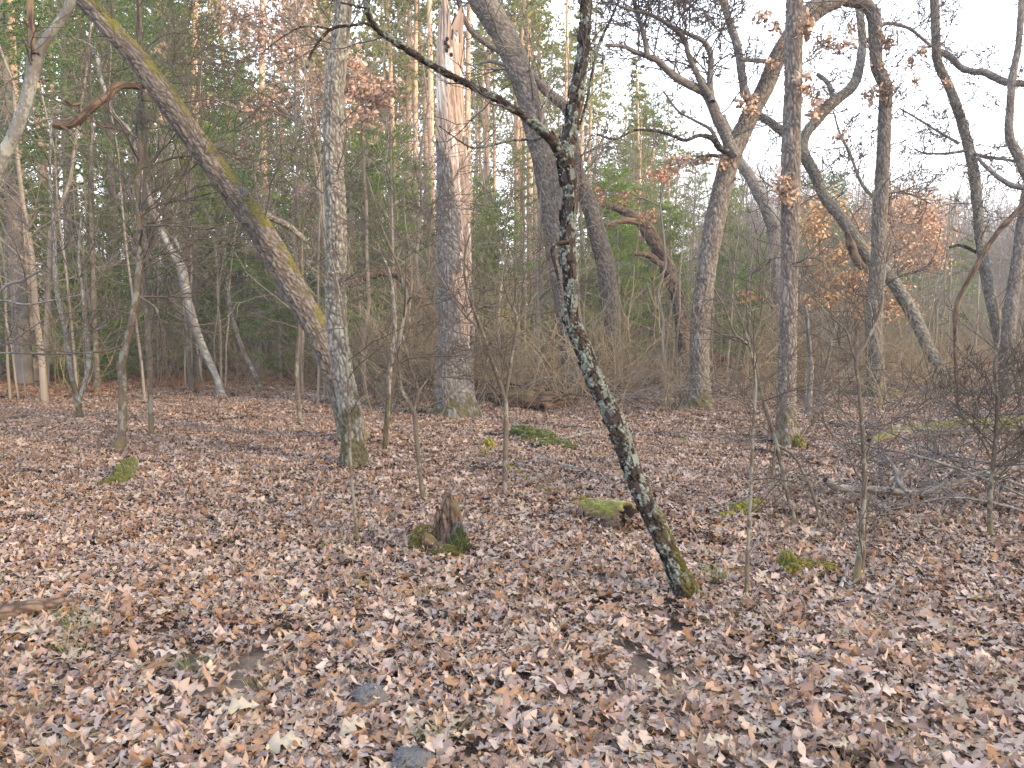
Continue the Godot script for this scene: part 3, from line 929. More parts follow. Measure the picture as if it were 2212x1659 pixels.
	leafy_tree("rusty_tree", "small tree with layered sprays of orange leaves between straight oak and arching trunk", 1850, 17.5, [[1790, 450, 45, 30, 70], [1760, 500, 30, 25, 40], [1790, 560, 45, 14, 60], [1850, 600, 55, 14, 80], [1900, 620, 50, 14, 60], [1830, 650, 60, 16, 100], [1880, 680, 55, 14, 70], [1800, 620, 40, 14, 50], [1940, 660, 34, 12, 40], [1770, 590, 25, 12, 30], [1840, 480, 30, 20, 36], [1745, 480, 28, 30, 46], [1775, 645, 50, 16, 60], [1850, 540, 50, 16, 50]], 0.11, Color(0.46, 0.290, 0.160))
	leafy_tree("rusty_tree", "thin oak with pinkish brown clinging leaves above the long leaning trunk", 640, 16.5, [[560, 60, 60, 45, 150], [620, 110, 55, 40, 120], [640, 40, 55, 40, 130], [680, 180, 45, 35, 70], [600, 220, 40, 30, 60], [545, 240, 25, 20, 30], [655, 410, 22, 22, 22], [530, 310, 18, 18, 18], [690, 260, 25, 25, 30], [500, 30, 40, 30, 60], [440, 220, 22, 10, 16], [350, 105, 14, 12, 10], [520, 345, 22, 14, 16]], 0.115, Color(0.34, 0.228, 0.165))
	leafy_tree("rusty_tree", "thin oak with pinkish brown leaves just right of the lichen tree", 790, 14.5, [[770, 180, 40, 40, 80], [810, 210, 40, 30, 70], [760, 140, 25, 25, 30], [780, 260, 40, 25, 36], [840, 195, 20, 16, 20]], 0.115, Color(0.42, 0.26, 0.175))
	leafy_tree("rusty_tree", "slim oak with a few rust-coloured leaves in front of the right pines", 1430, 19.0, [[1430, 380, 30, 14, 30], [1350, 430, 20, 14, 16], [1290, 420, 18, 18, 14], [1405, 470, 14, 14, 12], [1620, 640, 18, 16, 14]], 0.11, Color(0.40, 0.19, 0.10))

func leaf_cloud(m: Shape, p: Vector3, rx: float, ry: float, count: int, size: float, col: Color):
	for k in count:
		var q := Vector3(rng.randfn(), rng.randfn(), rng.randfn()) * 0.5
		q = Vector3(q.x * rx, q.y * ry, q.z * minf(rx, ry * 2.0))
		var b := Basis(Vector3(rng.randfn(), rng.randfn() * 0.4, rng.randfn()).normalized(), rng.randf_range(0.4, 2.2)) * Basis(Vector3.UP, rng.randf() * TAU)
		var s := size * rng.randf_range(0.7, 1.25)
		oak_leaf(m, Transform3D(b, p + q), s, rng.randf_range(0.22, 0.34), 3.0, 0.5, rng.randf_range(-14.0, 14.0), rng.randfn() * 0.9, col * rng.randf_range(0.65, 1.35), 8)

func leafy_tree(called: String, label: String, px: float, d: float, clouds: Array, size: float, col: Color):
	var f := standing(px, 780, d)
	var t := thing(called, label, "tree", f, "oaks that keep their dead leaves")
	var m := Shape.new()
	var lowest := 0.0
	var top := 2000.0
	for c in clouds:
		top = minf(top, c[1])
		lowest = maxf(lowest, c[1])
	var trunk := PackedVector3Array([f - Vector3(0, 0.2, 0)])
	var crown := at(px, top, d)
	for k in 7:
		var u := (k + 1) / 7.0
		trunk.append(f.lerp(crown, u) + Vector3(rng.randfn(), 0, rng.randfn()) * 0.07 * d / 15.0)
	twig(m, trunk, 0.055 * d / 16.0, 0.018, 7, Color(0.14, 0.12, 0.105))
	var tw := twig_style(Color(0.12, 0.095, 0.085), 3.0, 0.15, 0.02, 0.002, 0.3)
	var leaves := Shape.new()
	for c in clouds:
		var p := at(c[0], c[1], d + rng.randf_range(-0.4, 0.4))
		var start := trunk[1]
		for q in trunk:
			if q.y < p.y - 0.15 * absf(q.x - p.x):
				start = q
		var bend := start.lerp(p, 0.5) + Vector3(0, 0.12 * start.distance_to(p), 0)
		twig(m, PackedVector3Array([start, start.lerp(bend, 0.55), bend, bend.lerp(p, 0.55), p]), 0.022, 0.006, 4, Color(0.13, 0.105, 0.095))
		for k in 5:
			grow(m, bend.lerp(p, rng.randf_range(0.3, 1.0)), around((p - start).normalized(), rng.randf_range(0.4, 1.1)), c[2] * d / focal * rng.randf_range(0.8, 1.7), 0.007, 1, tw)
		leaf_cloud(leaves, p, c[2] * 1.25 * d / focal, c[3] * 1.25 * d / focal, int(c[4] * 4.2), size, col)
	part(t, "trunk", m.done(), M.twig)
	part(t, "clinging_leaves", leaves.done(false), M.dry).set_meta("kind", "stuff")


# ------------------------------------------------------------------ traced saplings
func sapling(label: String, stems: Array, style: int, side_twigs: int, side_length: float, level := 2, group := "", dz := 0.0, called := "sapling", col := Color(0.070, 0.056, 0.045)):
	var f := foot(stems[0][0], stems[0][1])
	var d := depth_of(f)
	var t := thing(called, label, "sapling", f, group)
	var tw := twig_style(col, 4.5, 0.17, 0.03)
	tw.seg = 0.16
	var m := Shape.new()
	for k in stems.size():
		var rs := limb(t, "stem" if k == 0 else "branch", stems[k], d, style, dz * (1.0 if k == 0 else 0.6), k == 0, 0.3 if k == 0 else 0.0)
		var share := side_twigs if k == 0 else maxi(2, side_twigs / 2)
		sprout(m, rs, 0.3 if k == 0 else 0.1, 1.0, int(share * 1.8), side_length, level, tw)
	part(t, "twigs", m.done(), M.twig)

func left_saplings():
	sapling("grey sapling with mossy foot and long side twigs, left of the long leaning trunk", [
		[258, 974, 24, 261, 940, 18, 265, 904, 17, 265, 837, 17, 263, 787, 18, 273, 744, 16, 287, 687, 15, 295, 627, 14, 302, 554, 12, 300, 500, 12, 298, 400, 11, 303, 333, 11, 303, 233, 11, 305, 133, 10, 301, 60, 10, 298, -30, 9],
		[303, 365, 4, 340, 352, 5, 380, 340, 5, 425, 333, 5, 470, 302, 4, 520, 268, 4, 570, 225, 3], [304, 180, 4, 345, 158, 4, 380, 130, 4, 410, 95, 3, 440, 70, 2],
		[275, 742, 5, 240, 755, 4, 200, 761, 4, 120, 765, 5, 40, 763, 4, -30, 762, 4], [302, 485, 3, 350, 478, 3, 430, 488, 3, 520, 480, 2],
		[300, 640, 4, 325, 655, 4, 338, 668, 4, 343, 690, 6]], SMOOTH, 16, 1.3)
	sapling("thin dark sapling rising straight just right of the mossy-footed grey sapling", [
		[328, 950, 12, 325, 871, 10, 323, 787, 11, 320, 737, 12, 317, 671, 11, 312, 587, 10, 310, 504, 9, 312, 400, 8, 316, 250, 6, 312, 100, 4]], SMOOTH, 12, 0.9)
	sapling("two-stemmed crooked sapling forming a Y near the left edge", [
		[173, 911, 13, 170, 880, 12, 167, 861, 12, 157, 821, 10, 147, 754, 10, 137, 697, 10, 127, 651, 10, 120, 604, 9, 118, 504, 8, 108, 380, 6, 112, 250, 4],
		[169, 868, 9, 178, 845, 10, 184, 824, 9, 192, 787, 9, 188, 731, 9, 183, 687, 8, 179, 637, 7, 170, 560, 6, 176, 470, 4], [189, 720, 5, 210, 712, 4, 230, 702, 3]], LICHEN, 10, 0.9)
	sapling("straight dark young trunk between the Y-shaped and mossy-footed saplings", [
		[212, 852, 15, 210, 810, 12, 208, 771, 12, 203, 671, 12, 202, 587, 11, 199, 504, 11, 196, 400, 9, 198, 250, 7, 190, 100, 5], [203, 600, 6, 220, 565, 6, 223, 548, 5, 217, 515, 3]], SMOOTH, 10, 1.0)
	sapling("pale curving trunk bent left with whitish bark, behind the left saplings", [
		[482, 863, 18, 467, 814, 13, 447, 771, 16, 427, 721, 17, 407, 654, 19, 400, 621, 19, 390, 575, 22, 367, 537, 14, 352, 504, 13, 333, 460, 13, 313, 400, 13, 291, 333, 12, 278, 283, 11, 247, 250, 10, 233, 213, 9, 217, 167, 9, 210, 123, 9, 198, 100, 6, 160, 82, 4],
		[390, 545, 9, 380, 520, 6, 372, 510, 3]], PALE, 8, 1.0)
	sapling("thin grey young trunk left of the curving pale trunk's foot", [
		[417, 848, 12, 410, 800, 11, 407, 771, 11, 404, 687, 10, 405, 571, 9, 404, 450, 8, 408, 250, 6, 400, 80, 4]], SMOOTH, 8, 1.0)
	sapling("thin dark sapling in front of the long leaning trunk's lower end", [
		[650, 925, 9, 645, 871, 10, 641, 804, 10, 645, 737, 9, 648, 690, 8, 652, 620, 6, 650, 540, 5, 660, 430, 3]], SMOOTH, 8, 0.7)
	sapling("lichened sapling between the lichen tree and the snag", [
		[830, 985, 10, 834, 930, 10, 837, 887, 10, 842, 804, 11, 852, 721, 11, 848, 637, 8, 840, 587, 6, 826, 555, 5, 816, 530, 3]], LICHEN, 8, 0.6)
	sapling("leaning dark pole behind the long leaning trunk", [[570, 850, 12, 545, 800, 11, 520, 745, 11, 500, 680, 10, 488, 600, 8]], OAK, 6, 0.7)
	sapling("low grey sapling leaning in at the left edge with dark bare sprays", [
		[-60, 900, 10, -50, 800, 9, -30, 735, 7, 10, 745, 5, 50, 720, 4, 95, 690, 3], [-50, 800, 6, -20, 660, 5, 60, 658, 5, 120, 648, 4, 180, 635, 3, 215, 622, 2], [-30, 735, 5, 0, 630, 6, 50, 605, 6, 85, 585, 5]], GREY, 5, 0.6)

func middle_saplings():
	sapling("green-grey sapling forking at knee height, standing left of the mossy stump's back", [
		[917, 1087, 11, 914, 1069, 10, 908, 1030, 9, 900, 954, 10, 897, 910, 10, 893, 887, 10, 873, 854, 9, 863, 821, 9, 862, 771, 9, 867, 711, 9, 880, 651, 8, 872, 614, 7, 862, 577, 6, 843, 534, 5, 825, 490, 4, 808, 430, 3, 790, 370, 2],
		[893, 885, 8, 903, 848, 8, 888, 797, 7, 876, 751, 7, 870, 725, 6], [881, 650, 5, 900, 630, 5, 917, 610, 5, 925, 571, 5, 928, 510, 4, 935, 430, 3], [868, 600, 4, 850, 570, 4, 820, 545, 3, 780, 520, 3], [858, 560, 3, 880, 500, 3, 905, 460, 3, 912, 430, 2],
		[903, 848, 4, 925, 818, 4, 950, 790, 3, 985, 760, 2]], SMOOTH, 9, 0.62, 2)
	sapling("slender sapling bent at its fork, before the fallen logs right of the snag", [
		[1090, 1075, 10, 1090, 1050, 10, 1091, 1010, 10, 1092, 971, 11, 1093, 920, 11, 1092, 871, 12, 1084, 840, 10, 1075, 814, 10, 1060, 771, 9, 1040, 711, 8, 1023, 665, 7, 1010, 627, 6, 1003, 587, 5, 1008, 530, 4, 1030, 470, 3],
		[1092, 860, 8, 1098, 820, 8, 1104, 781, 8, 1117, 697, 7, 1108, 665, 6, 1097, 644, 5, 1088, 600, 4, 1100, 540, 3], [1117, 697, 5, 1140, 660, 4, 1170, 620, 3, 1195, 590, 2], [1040, 711, 4, 1012, 690, 4, 980, 650, 3]], SMOOTH, 10, 0.62, 2)
	sapling("thin straight sapling crossing in front of the lichen tree", [
		[775, 1185, 8, 770, 1140, 7, 764, 1080, 7, 757, 1000, 7, 755, 940, 7, 754, 880, 7, 750, 780, 6, 744, 690, 5, 722, 580, 4, 700, 500, 3, 690, 420, 2]], SMOOTH, 8, 0.5, 1)
	sapling("forked dark shrubby sapling in front of the straight upright oak", [
		[1720, 1140, 8, 1712, 1105, 8, 1701, 1070, 8, 1694, 1030, 8, 1684, 990, 9, 1675, 950, 9, 1655, 887, 9, 1640, 830, 8, 1632, 790, 8, 1625, 751, 8, 1634, 715, 6, 1643, 687, 5, 1648, 631, 4, 1650, 570, 3],
		[1678, 962, 7, 1698, 972, 7, 1718, 990, 7, 1738, 1025, 7, 1755, 1065, 7, 1776, 1142, 7], [1676, 960, 6, 1670, 1000, 6, 1668, 1040, 5, 1676, 1080, 4], [1625, 751, 6, 1604, 735, 6, 1585, 717, 5, 1565, 664, 4, 1542, 624, 3], [1630, 790, 4, 1660, 765, 3, 1700, 728, 3, 1720, 720, 2],
		[1674, 945, 4, 1655, 928, 3, 1640, 920, 3, 1600, 925, 2]], SMOOTH, 8, 0.5, 1)
	sapling("straight thin stem rising left of the forked sapling before the straight oak", [
		[1612, 1300, 8, 1615, 1200, 8, 1619, 1110, 8, 1622, 1057, 8, 1626, 950, 7, 1630, 880, 7, 1632, 821, 6, 1620, 750, 5, 1600, 690, 4, 1580, 640, 3]], SMOOTH, 9, 0.4, 1)
	sapling("dark knotty shrub stem with bending stalks, right foreground", [
		[1848, 1268, 14, 1854, 1220, 12, 1862, 1160, 11, 1864, 1120, 11, 1867, 1057, 10, 1866, 1000, 9, 1862, 921, 9, 1855, 837, 8, 1849, 781, 8, 1860, 755, 6, 1875, 731, 6, 1902, 664, 5, 1912, 580, 4, 1925, 520, 3],
		[1860, 1230, 9, 1866, 1195, 9, 1862, 1160, 8], [1849, 785, 5, 1838, 745, 5, 1825, 711, 4, 1790, 680, 3, 1755, 640, 2], [1866, 1010, 4, 1890, 930, 4, 1920, 880, 3, 1960, 850, 2], [1862, 921, 4, 1830, 900, 3, 1800, 850, 3, 1790, 800, 2]], SMOOTH, 9, 0.45, 1)
	sapling("brown brushy shrub stem at the right edge of the frame", [
		[2140, 1170, 10, 2138, 1100, 10, 2142, 1040, 9, 2150, 950, 8, 2154, 870, 7, 2148, 790, 6, 2160, 720, 4, 2150, 640, 3], [2150, 950, 5, 2180, 900, 4, 2215, 860, 3], [2146, 1000, 5, 2115, 940, 4, 2080, 900, 3, 2060, 850, 2], [2140, 1060, 4, 2175, 1010, 4, 2225, 980, 3]], SMOOTH, 14, 0.6, 2)
	sapling("thin dark twiggy sapling leaning right, between the straight oak and arching trunk", [
		[1755, 925, 8, 1765, 880, 7, 1775, 830, 7, 1790, 770, 6, 1805, 700, 5, 1840, 640, 4], [1768, 870, 4, 1800, 840, 3, 1840, 790, 2]], SMOOTH, 9, 0.6, 2)
	sapling("grey upright stem behind the knotty shrub, left of the arching trunk's foot", [
		[1745, 902, 13, 1748, 860, 12, 1752, 800, 11, 1748, 740, 9, 1740, 660, 7]], GREY, 8, 0.6, 2)


# ------------------------------------------------------------------ fallen wood, stump, moss, stones
func lying(nums: Array, lift := 0.55, end_d := 0.0) -> Array:   # x, y, width triples whose x, y touch the ground
	var p := PackedVector3Array()
	var r := PackedFloat32Array()
	for k in nums.size() / 3:
		var q := foot(nums[k * 3], nums[k * 3 + 1])
		var w: float = nums[k * 3 + 2] * 0.5 * depth_of(q) / focal
		p.append(q + Vector3(0, w * lift + 0.025, 0))
		r.append(w)
	return [p, r]

func fallen(called: String, label: String, category: String, nums: Array, style: int, twigs := 0, length := 0.3, lift := 0.55, group := "") -> Node3D:
	var tr := lying(nums, lift)
	var t := thing(called, label, category, foot(nums[0], nums[1]), group)
	var d := depth_of(tr[0][0])
	var step := clampf(d / 753.0 * 1.25, 0.006, 0.04)
	var rs := resample(tr[0], tr[1], step)
	var widest := 0.0
	for w in rs[1]:
		widest = maxf(widest, w)
	var m := Shape.new()
	bark_tube(m, rs[0], rs[1], clampi(int(TAU * widest / step), 7, 90), style)
	part(t, "log" if category == "log" else "stem", m.done(false), M.bark)
	if twigs > 0:
		m = Shape.new()
		sprout(m, rs, 0.1, 1.0, twigs, length, 1, twig_style(Color(0.14, 0.12, 0.105), 4.0, 0.14, 0.0), Vector3(0, 0.5, 0))
		part(t, "twigs", m.done(), M.twig)
	return t

func mossy_mound(m: Shape, p: Vector3, rx: float, ry: float, rz: float, turn: float, ragged := 0.35, col := Color(0.150, 0.135, 0.018)):
	var base := m.v.size()
	var o := rng.randf() * 50.0
	var around_n := 64
	var rings := 22
	for k in rings + 1:
		var e := PI * 0.5 * k / rings
		for j in around_n + 1:
			var a := TAU * (j % around_n) / around_n
			var dir := Vector3(cos(a) * cos(e), sin(e), sin(a) * cos(e))
			var n := rough.get_noise_3d(dir.x * 1.4 + o, dir.y * 1.4, dir.z * 1.4)
			var fine := rough.get_noise_3d(dir.x * 7.0 + o, dir.y * 7.0, dir.z * 7.0)
			var q := Vector3(dir.x * rx, dir.y * ry, dir.z * rz) * (1.0 + ragged * n + 0.16 * fine)
			m.v.append(p + q.rotated(Vector3.UP, turn) - Vector3(0, 0.008, 0))
			m.c.append(0.68 * col.lerp(Color(0.075, 0.085, 0.018), smoothstep(0.0, 0.4, -n)) * (1.0 + 0.8 * fine))
	for k in rings:
		for j in around_n:
			var q := base + k * (around_n + 1) + j
			m.i.append_array([q, q + around_n + 1, q + 1, q + 1, q + around_n + 1, q + around_n + 2])

func moss_fuzz(m: Shape, p: Vector3, rx: float, ry: float, rz: float, turn: float, count: int, col: Color):
	for k in count:
		var a := rng.randf() * TAU
		var e := asin(sqrt(rng.randf()))
		var dir := Vector3(cos(a) * cos(e), sin(e), sin(a) * cos(e))
		var q := p + Vector3(dir.x * rx, dir.y * ry, dir.z * rz).rotated(Vector3.UP, turn) * 0.97
		blade(m, q, (dir.rotated(Vector3.UP, turn) + Vector3(rng.randfn(), rng.randfn(), rng.randfn()) * 0.5).normalized(), rng.randf_range(0.008, 0.02), 0.0016, col * rng.randf_range(0.6, 1.5))

func blade(m: Shape, p: Vector3, d: Vector3, length: float, w: float, col: Color):
	var x := d.cross(Vector3(rng.randfn(), rng.randfn(), rng.randfn())).normalized() * w
	var b := m.v.size()
	m.v.append(p - x)
	m.v.append(p + x)
	m.v.append(p + d * length)
	var n := (x.cross(d)).normalized()
	for k in 3:
		m.n.append(n)
		m.c.append(col)
	m.i.append_array([b, b + 2, b + 1])

func fallen_wood():
	fallen("fallen_log", "smooth grey-brown log half buried in leaves at the lower left edge", "log", [-120, 1368, 44, -40, 1362, 44, 30, 1352, 42, 90, 1340, 36, 150, 1328, 28, 195, 1316, 18, 215, 1310, 8], LOG, 0, 0.0, 1.05)
	fallen("fallen_log", "long rotten brown log lying right of the snag behind the slender sapling", "log", [1030, 868, 18, 1060, 878, 32, 1100, 886, 42, 1150, 890, 46, 1195, 888, 40, 1230, 880, 24], DEAD, 3, 0.4, 0.9)
	fallen("fallen_log", "upper rotten log resting behind the long brown log, streaked with moss", "log", [1008, 850, 20, 1060, 858, 34, 1120, 862, 38, 1180, 858, 30, 1240, 856, 22, 1300, 850, 20], DEAD, 3, 0.4, 1.3)
	fallen("fallen_log", "pale forked root piece propped against the brown log", "log", [1170, 896, 16, 1186, 880, 18, 1198, 866, 20, 1222, 852, 16, 1250, 846, 12], DEAD, 0, 0.0, 1.6)
	fallen("fallen_log", "mossy brown log running right behind the dark leaning tree", "log", [1215, 870, 20, 1260, 862, 26, 1320, 852, 30, 1375, 842, 30, 1420, 832, 24, 1470, 822, 16], DEAD, 8, 0.8, 1.0)
	fallen("fallen_log", "dark thin log under the brush between dark leaning tree and forked oak", "log", [1230, 885, 9, 1290, 876, 12, 1350, 872, 12, 1420, 868, 9, 1480, 860, 6], LOG, 10, 0.8)
	fallen("fallen_log", "dark mossy log behind the saplings just left of the snag", "log", [800, 828, 14, 850, 832, 22, 900, 836, 24, 945, 842, 20], LOG, 4, 0.5, 0.9)
	fallen("fallen_log", "low mossy limb on the ground left of the snag's foot", "log", [810, 866, 10, 840, 862, 14, 875, 870, 12, 900, 876, 7], LOG, 2, 0.4)
	fallen("fallen_log", "short dark log at the far left edge among the leaves", "log", [-40, 918, 14, 20, 914, 14, 60, 908, 13, 84, 908, 8], LOG, 0, 0.0)
	fallen("fallen_log", "thin dark log at the foot of the left pines", "log", [640, 848, 7, 700, 846, 8, 740, 850, 6], LOG, 1, 0.3)
	fallen("fallen_log", "long mossy log at knee distance near the right edge", "log", [1878, 968, 16, 1930, 958, 26, 1990, 953, 31, 2060, 950, 36, 2130, 948, 38, 2215, 944, 40, 2300, 940, 40], MOSSY, 5, 0.3, 1.15)
	fallen("fallen_log", "far mossy log lying between straight oak and arching trunk", "log", [1712, 852, 8, 1760, 850, 9, 1810, 852, 10, 1870, 856, 13, 1930, 858, 11, 1975, 856, 8], MOSSY, 3, 0.5)
	fallen("fallen_log", "farthest mossy log on the right, behind the arching trunk", "log", [1800, 822, 9, 1870, 822, 10, 1960, 824, 10, 2040, 826, 9], MOSSY, 3, 0.5)
	fallen("fallen_log", "thin mossy log behind the foot of the forked oak", "log", [1540, 822, 7, 1590, 820, 9, 1650, 822, 8], MOSSY, 2, 0.4)
	fallen("fallen_branch", "reddish dark stick pointing at the foot of the straight oak", "branch", [1570, 974, 6, 1610, 968, 9, 1650, 958, 10, 1680, 950, 7], LOG, 1, 0.25, 0.7)
	fallen("fallen_branch", "long thin fallen branch between the slender sapling and the dark leaning tree", "branch", [1025, 1000, 6, 1070, 1004, 7, 1110, 1010, 7, 1140, 1014, 8, 1160, 1000, 10, 1200, 1012, 10, 1250, 1025, 10, 1300, 1045, 9, 1345, 1062, 8, 1390, 1080, 6], LICHEN, 6, 0.25, 1.0)
	fallen("fallen_branch", "lichened stick lying across the mossy log in the middle", "branch", [1150, 974, 9, 1190, 965, 9, 1225, 958, 8, 1260, 948, 7, 1278, 942, 5], LICHEN, 2, 0.15, 2.0)
	fallen("fallen_branch", "grey stick on the leaves beside the foot of the dark leaning tree", "branch", [1370, 1240, 4, 1430, 1234, 7, 1500, 1236, 8, 1560, 1234, 7, 1610, 1236, 6, 1650, 1240, 5], GREY, 3, 0.15, 0.9)
	fallen("fallen_branch", "short pale bleached stick leaning beside the knotty shrub stem", "branch", [1815, 1288, 9, 1822, 1268, 9, 1832, 1240, 8, 1838, 1215, 5], PALE, 0, 0.0, 2.0)
	fallen("fallen_branch", "small whitish stick lying behind the mossy stump", "branch", [965, 1052, 6, 985, 1056, 7, 1000, 1062, 6], PALE, 0, 0.0, 0.8)
	fallen("fallen_branch", "thin curved twig on the leaves right of the mossy stump", "branch", [1035, 1180, 3, 1060, 1186, 3, 1090, 1198, 2], GREY, 0, 0.0, 0.9)
	var pile := [[1040, 850, 60, -25], [1075, 872, 110, -38], [1120, 845, 90, 10], [1150, 880, 130, -60], [1190, 862, 120, 14], [1215, 890, 80, -34], [1260, 852, 140, 22], [1290, 878, 160, -30], [1330, 862, 130, 20], [1360, 880, 150, -16], [1395, 858, 120, -46], [1420, 876, 130, 10], [1450, 868, 90, -30], [860, 850, 110, -14], [900, 860, 70, -34], [1180, 838, 140, -18], [1300, 842, 170, 12], [1400, 848, 110, 18]]
	for k in pile.size():
		var c = pile[k]
		var g := foot(c[0] - c[2] * 0.5, c[1])
		var dd := depth_of(g)
		var st := thing("fallen_branch", "dead stick in the brush pile, %s from left between snag and forked oak" % COUNT[k] if c[0] > 1000 else "dead stick on the ground, %s of the two just left of the snag" % ("left" if c[0] < 880 else "right"), "branch", g, "dead sticks of the brush pile")
		var x0: float = c[0] - c[2] * 0.5
		var w := rng.randf_range(5.0, 10.0)
		var r1 := limb(st, "stem", [x0, c[1] - 2, w, x0 + c[2] * 0.35, c[1] + c[3] * 0.55 - 8.0, w * 0.9, x0 + c[2] * 0.7, c[1] + c[3] * 0.95 - 6.0, w * 0.7, x0 + c[2], c[1] + c[3], w * 0.35], dd, DEAD if k % 3 else GREY, rng.randf_range(-0.7, 0.5))
		var tm := Shape.new()
		sprout(tm, r1, 0.2, 1.0, 8, 0.7, 1, twig_style(Color(0.16, 0.125, 0.10), 4.0, 0.16, 0.0, 0.0028), Vector3(0, 0.5, 0), 0.006)
		part(st, "twigs", tm.done(), M.twig)
	# the lichened branch at the right, held up off the ground by its twigs
	var f := foot(1845, 1115)
	var d := depth_of(f)
	var t := thing("fallen_branch", "blue-grey lichened dead branch with a fan of fine twigs at the right edge", "branch", f)
	var rs := limb(t, "stem", [1782, 1036, 12, 1800, 1050, 15, 1830, 1055, 15, 1870, 1056, 14, 1915, 1058, 14, 1960, 1064, 13, 2010, 1056, 13, 2070, 1040, 13, 2130, 1024, 13, 2215, 1006, 13, 2300, 985, 13], d, GREY, 0.6)
	var b2 := limb(t, "branch", [1960, 1064, 9, 1940, 1040, 8, 1932, 1010, 7, 1900, 975, 5, 1850, 950, 4, 1790, 930, 3], d + 0.15, GREY, 0.4)
	var b3 := limb(t, "branch", [2225, 1055, 7, 2130, 1020, 7, 2040, 985, 6, 1960, 950, 5, 1900, 925, 4, 1860, 905, 3], d + 0.3, GREY, 0.4)
	var b4 := limb(t, "branch", [2240, 990, 6, 2150, 1000, 6, 2060, 985, 5, 1990, 985, 4, 1910, 1000, 3], d + 0.4, GREY, 0.3)
	var b5 := limb(t, "branch", [2230, 1110, 6, 2140, 1085, 6, 2050, 1075, 5, 1960, 1090, 4, 1900, 1085, 3], d - 0.1, GREY, 0.2)
	var b6 := limb(t, "branch", [1800, 950, 4, 1880, 965, 5, 1980, 985, 6, 2090, 1020, 6, 2220, 1075, 6], d + 0.6, GREY, -0.5)
	var b7 := limb(t, "branch", [1925, 1058, 6, 1950, 1030, 6, 2000, 1000, 5, 2080, 960, 4, 2150, 900, 3], d + 0.2, GREY, 0.4)
	var m := Shape.new()
	for r in [rs, b2, b3, b4, b5, b6, b7]:
		sprout(m, r, 0.15, 1.0, 18, 0.55, 1, twig_style(Color(0.095, 0.088, 0.086), 4.0, 0.14, 0.0, 0.0026), Vector3(-0.3, 0.1, 0), 0.0055)
	part(t, "twigs", m.done(), M.twig)
	for c in [[1880, 1060], [2010, 1060], [2140, 1030]]:
		var leg := Shape.new()
		var a := at(c[0], c[1], d + 0.2)
		twig(leg, PackedVector3Array([a, a + Vector3(0.02, -0.12, 0.03), Vector3(a.x + 0.05, land_at(a.x, a.z) - 0.02, a.z + 0.08)]), 0.006, 0.004, 4, Color(0.13, 0.115, 0.105))
		part(t, "twig", leg.done(), M.twig)

	# mossy stump with two rotten spikes
	f = foot(955, 1185)
	d = depth_of(f)
	t = thing("stump", "small rotten stump with two upright spikes and green moss, left of centre", "stump", f)
	var px := d / focal
	var flat := func(nums: Array, called: String, style: int, squash: float, dz: float):
		var tr := trace(nums, d + dz)
		var q := resample(tr[0], tr[1], 0.006)
		var s := Shape.new()
		bark_tube(s, q[0], q[1], 46, style)
		for k in s.v.size():
			var c: Vector3 = f + Vector3(0, 0, -dz)
			var v := s.v[k]
			v.z = c.z + (v.z - c.z) * squash
			v += Vector3(rough.get_noise_3d(v.x * 22.0, v.y * 9.0, v.z * 22.0), 0.3 * rough.get_noise_3d(v.z * 20.0, v.x * 20.0, 4.0), rough.get_noise_3d(v.z * 22.0, v.y * 9.0, v.x * 22.0)) * 0.015
			s.v[k] = v
			s.c[k] = s.c[k] * (0.85 + 0.5 * rough.get_noise_3d(v.x * 30.0, v.y * 18.0, v.z * 30.0))
		part(t, called, s.done(false), M.bark)
	flat.call([968, 1205, 62, 968, 1180, 66, 970, 1150, 56, 974, 1125, 44, 978, 1108, 30], "body", MOSSY, 0.8, 0.02)
	flat.call([976, 1160, 44, 975, 1130, 40, 973, 1105, 34, 969, 1085, 26, 967, 1072, 18, 966, 1062, 5], "spike", DEAD, 0.7, 0.0)
	flat.call([950, 1180, 36, 950, 1150, 26, 948, 1130, 20, 946, 1112, 14, 944, 1098, 4], "spike", DEAD, 0.7, -0.03)
	flat.call([962, 1170, 20, 961, 1140, 15, 958, 1120, 10, 957, 1108, 3], "spike", DEAD, 0.8, -0.06)
	flat.call([935, 1200, 44, 930, 1180, 36, 922, 1162, 24, 915, 1150, 8], "root", DEAD, 0.8, -0.08)
	flat.call([958, 1205, 40, 952, 1185, 34, 946, 1172, 20], "root", LOG, 0.8, -0.12)
	flat.call([985, 1190, 40, 988, 1165, 36, 992, 1140, 26, 992, 1126, 8], "body", MOSSY, 0.8, -0.05)
	m = Shape.new()
	mossy_mound(m, at(912, 1182, d - 0.02), 28 * px, 34 * px, 24 * px, 0.3, 0.55, Color(0.062, 0.056, 0.014))
	part(t, "moss", m.done(false), M.moss)
	m = Shape.new()
	mossy_mound(m, at(968, 1198, d - 0.13), 42 * px, 24 * px, 20 * px, 0.0, 0.4, Color(0.060, 0.056, 0.014))
	part(t, "moss", m.done(false), M.moss)
	m = Shape.new()
	mossy_mound(m, at(992, 1182, d - 0.10), 22 * px, 34 * px, 18 * px, 0.5, 0.55, Color(0.040, 0.042, 0.011))
	part(t, "moss", m.done(false), M.moss)
	m = Shape.new()
	moss_fuzz(m, at(915, 1176, d - 0.05), 35 * px, 41 * px, 27 * px, 0.3, 900, Color(0.080, 0.072, 0.016))
	moss_fuzz(m, at(968, 1198, d - 0.13), 43 * px, 25 * px, 21 * px, 0.0, 400, Color(0.08, 0.08, 0.016))
	moss_fuzz(m, at(992, 1182, d - 0.10), 23 * px, 35 * px, 19 * px, 0.5, 500, Color(0.055, 0.058, 0.014))
	part(t, "moss_tufts", m.done(), M.grass).set_meta("kind", "stuff")

	# hollow mossy log
	f = foot(1300, 1138)
	d = depth_of(f)
	t = thing("hollow_log", "short hollow mossy log with a dark open end beside the dark leaning tree", "log", f)
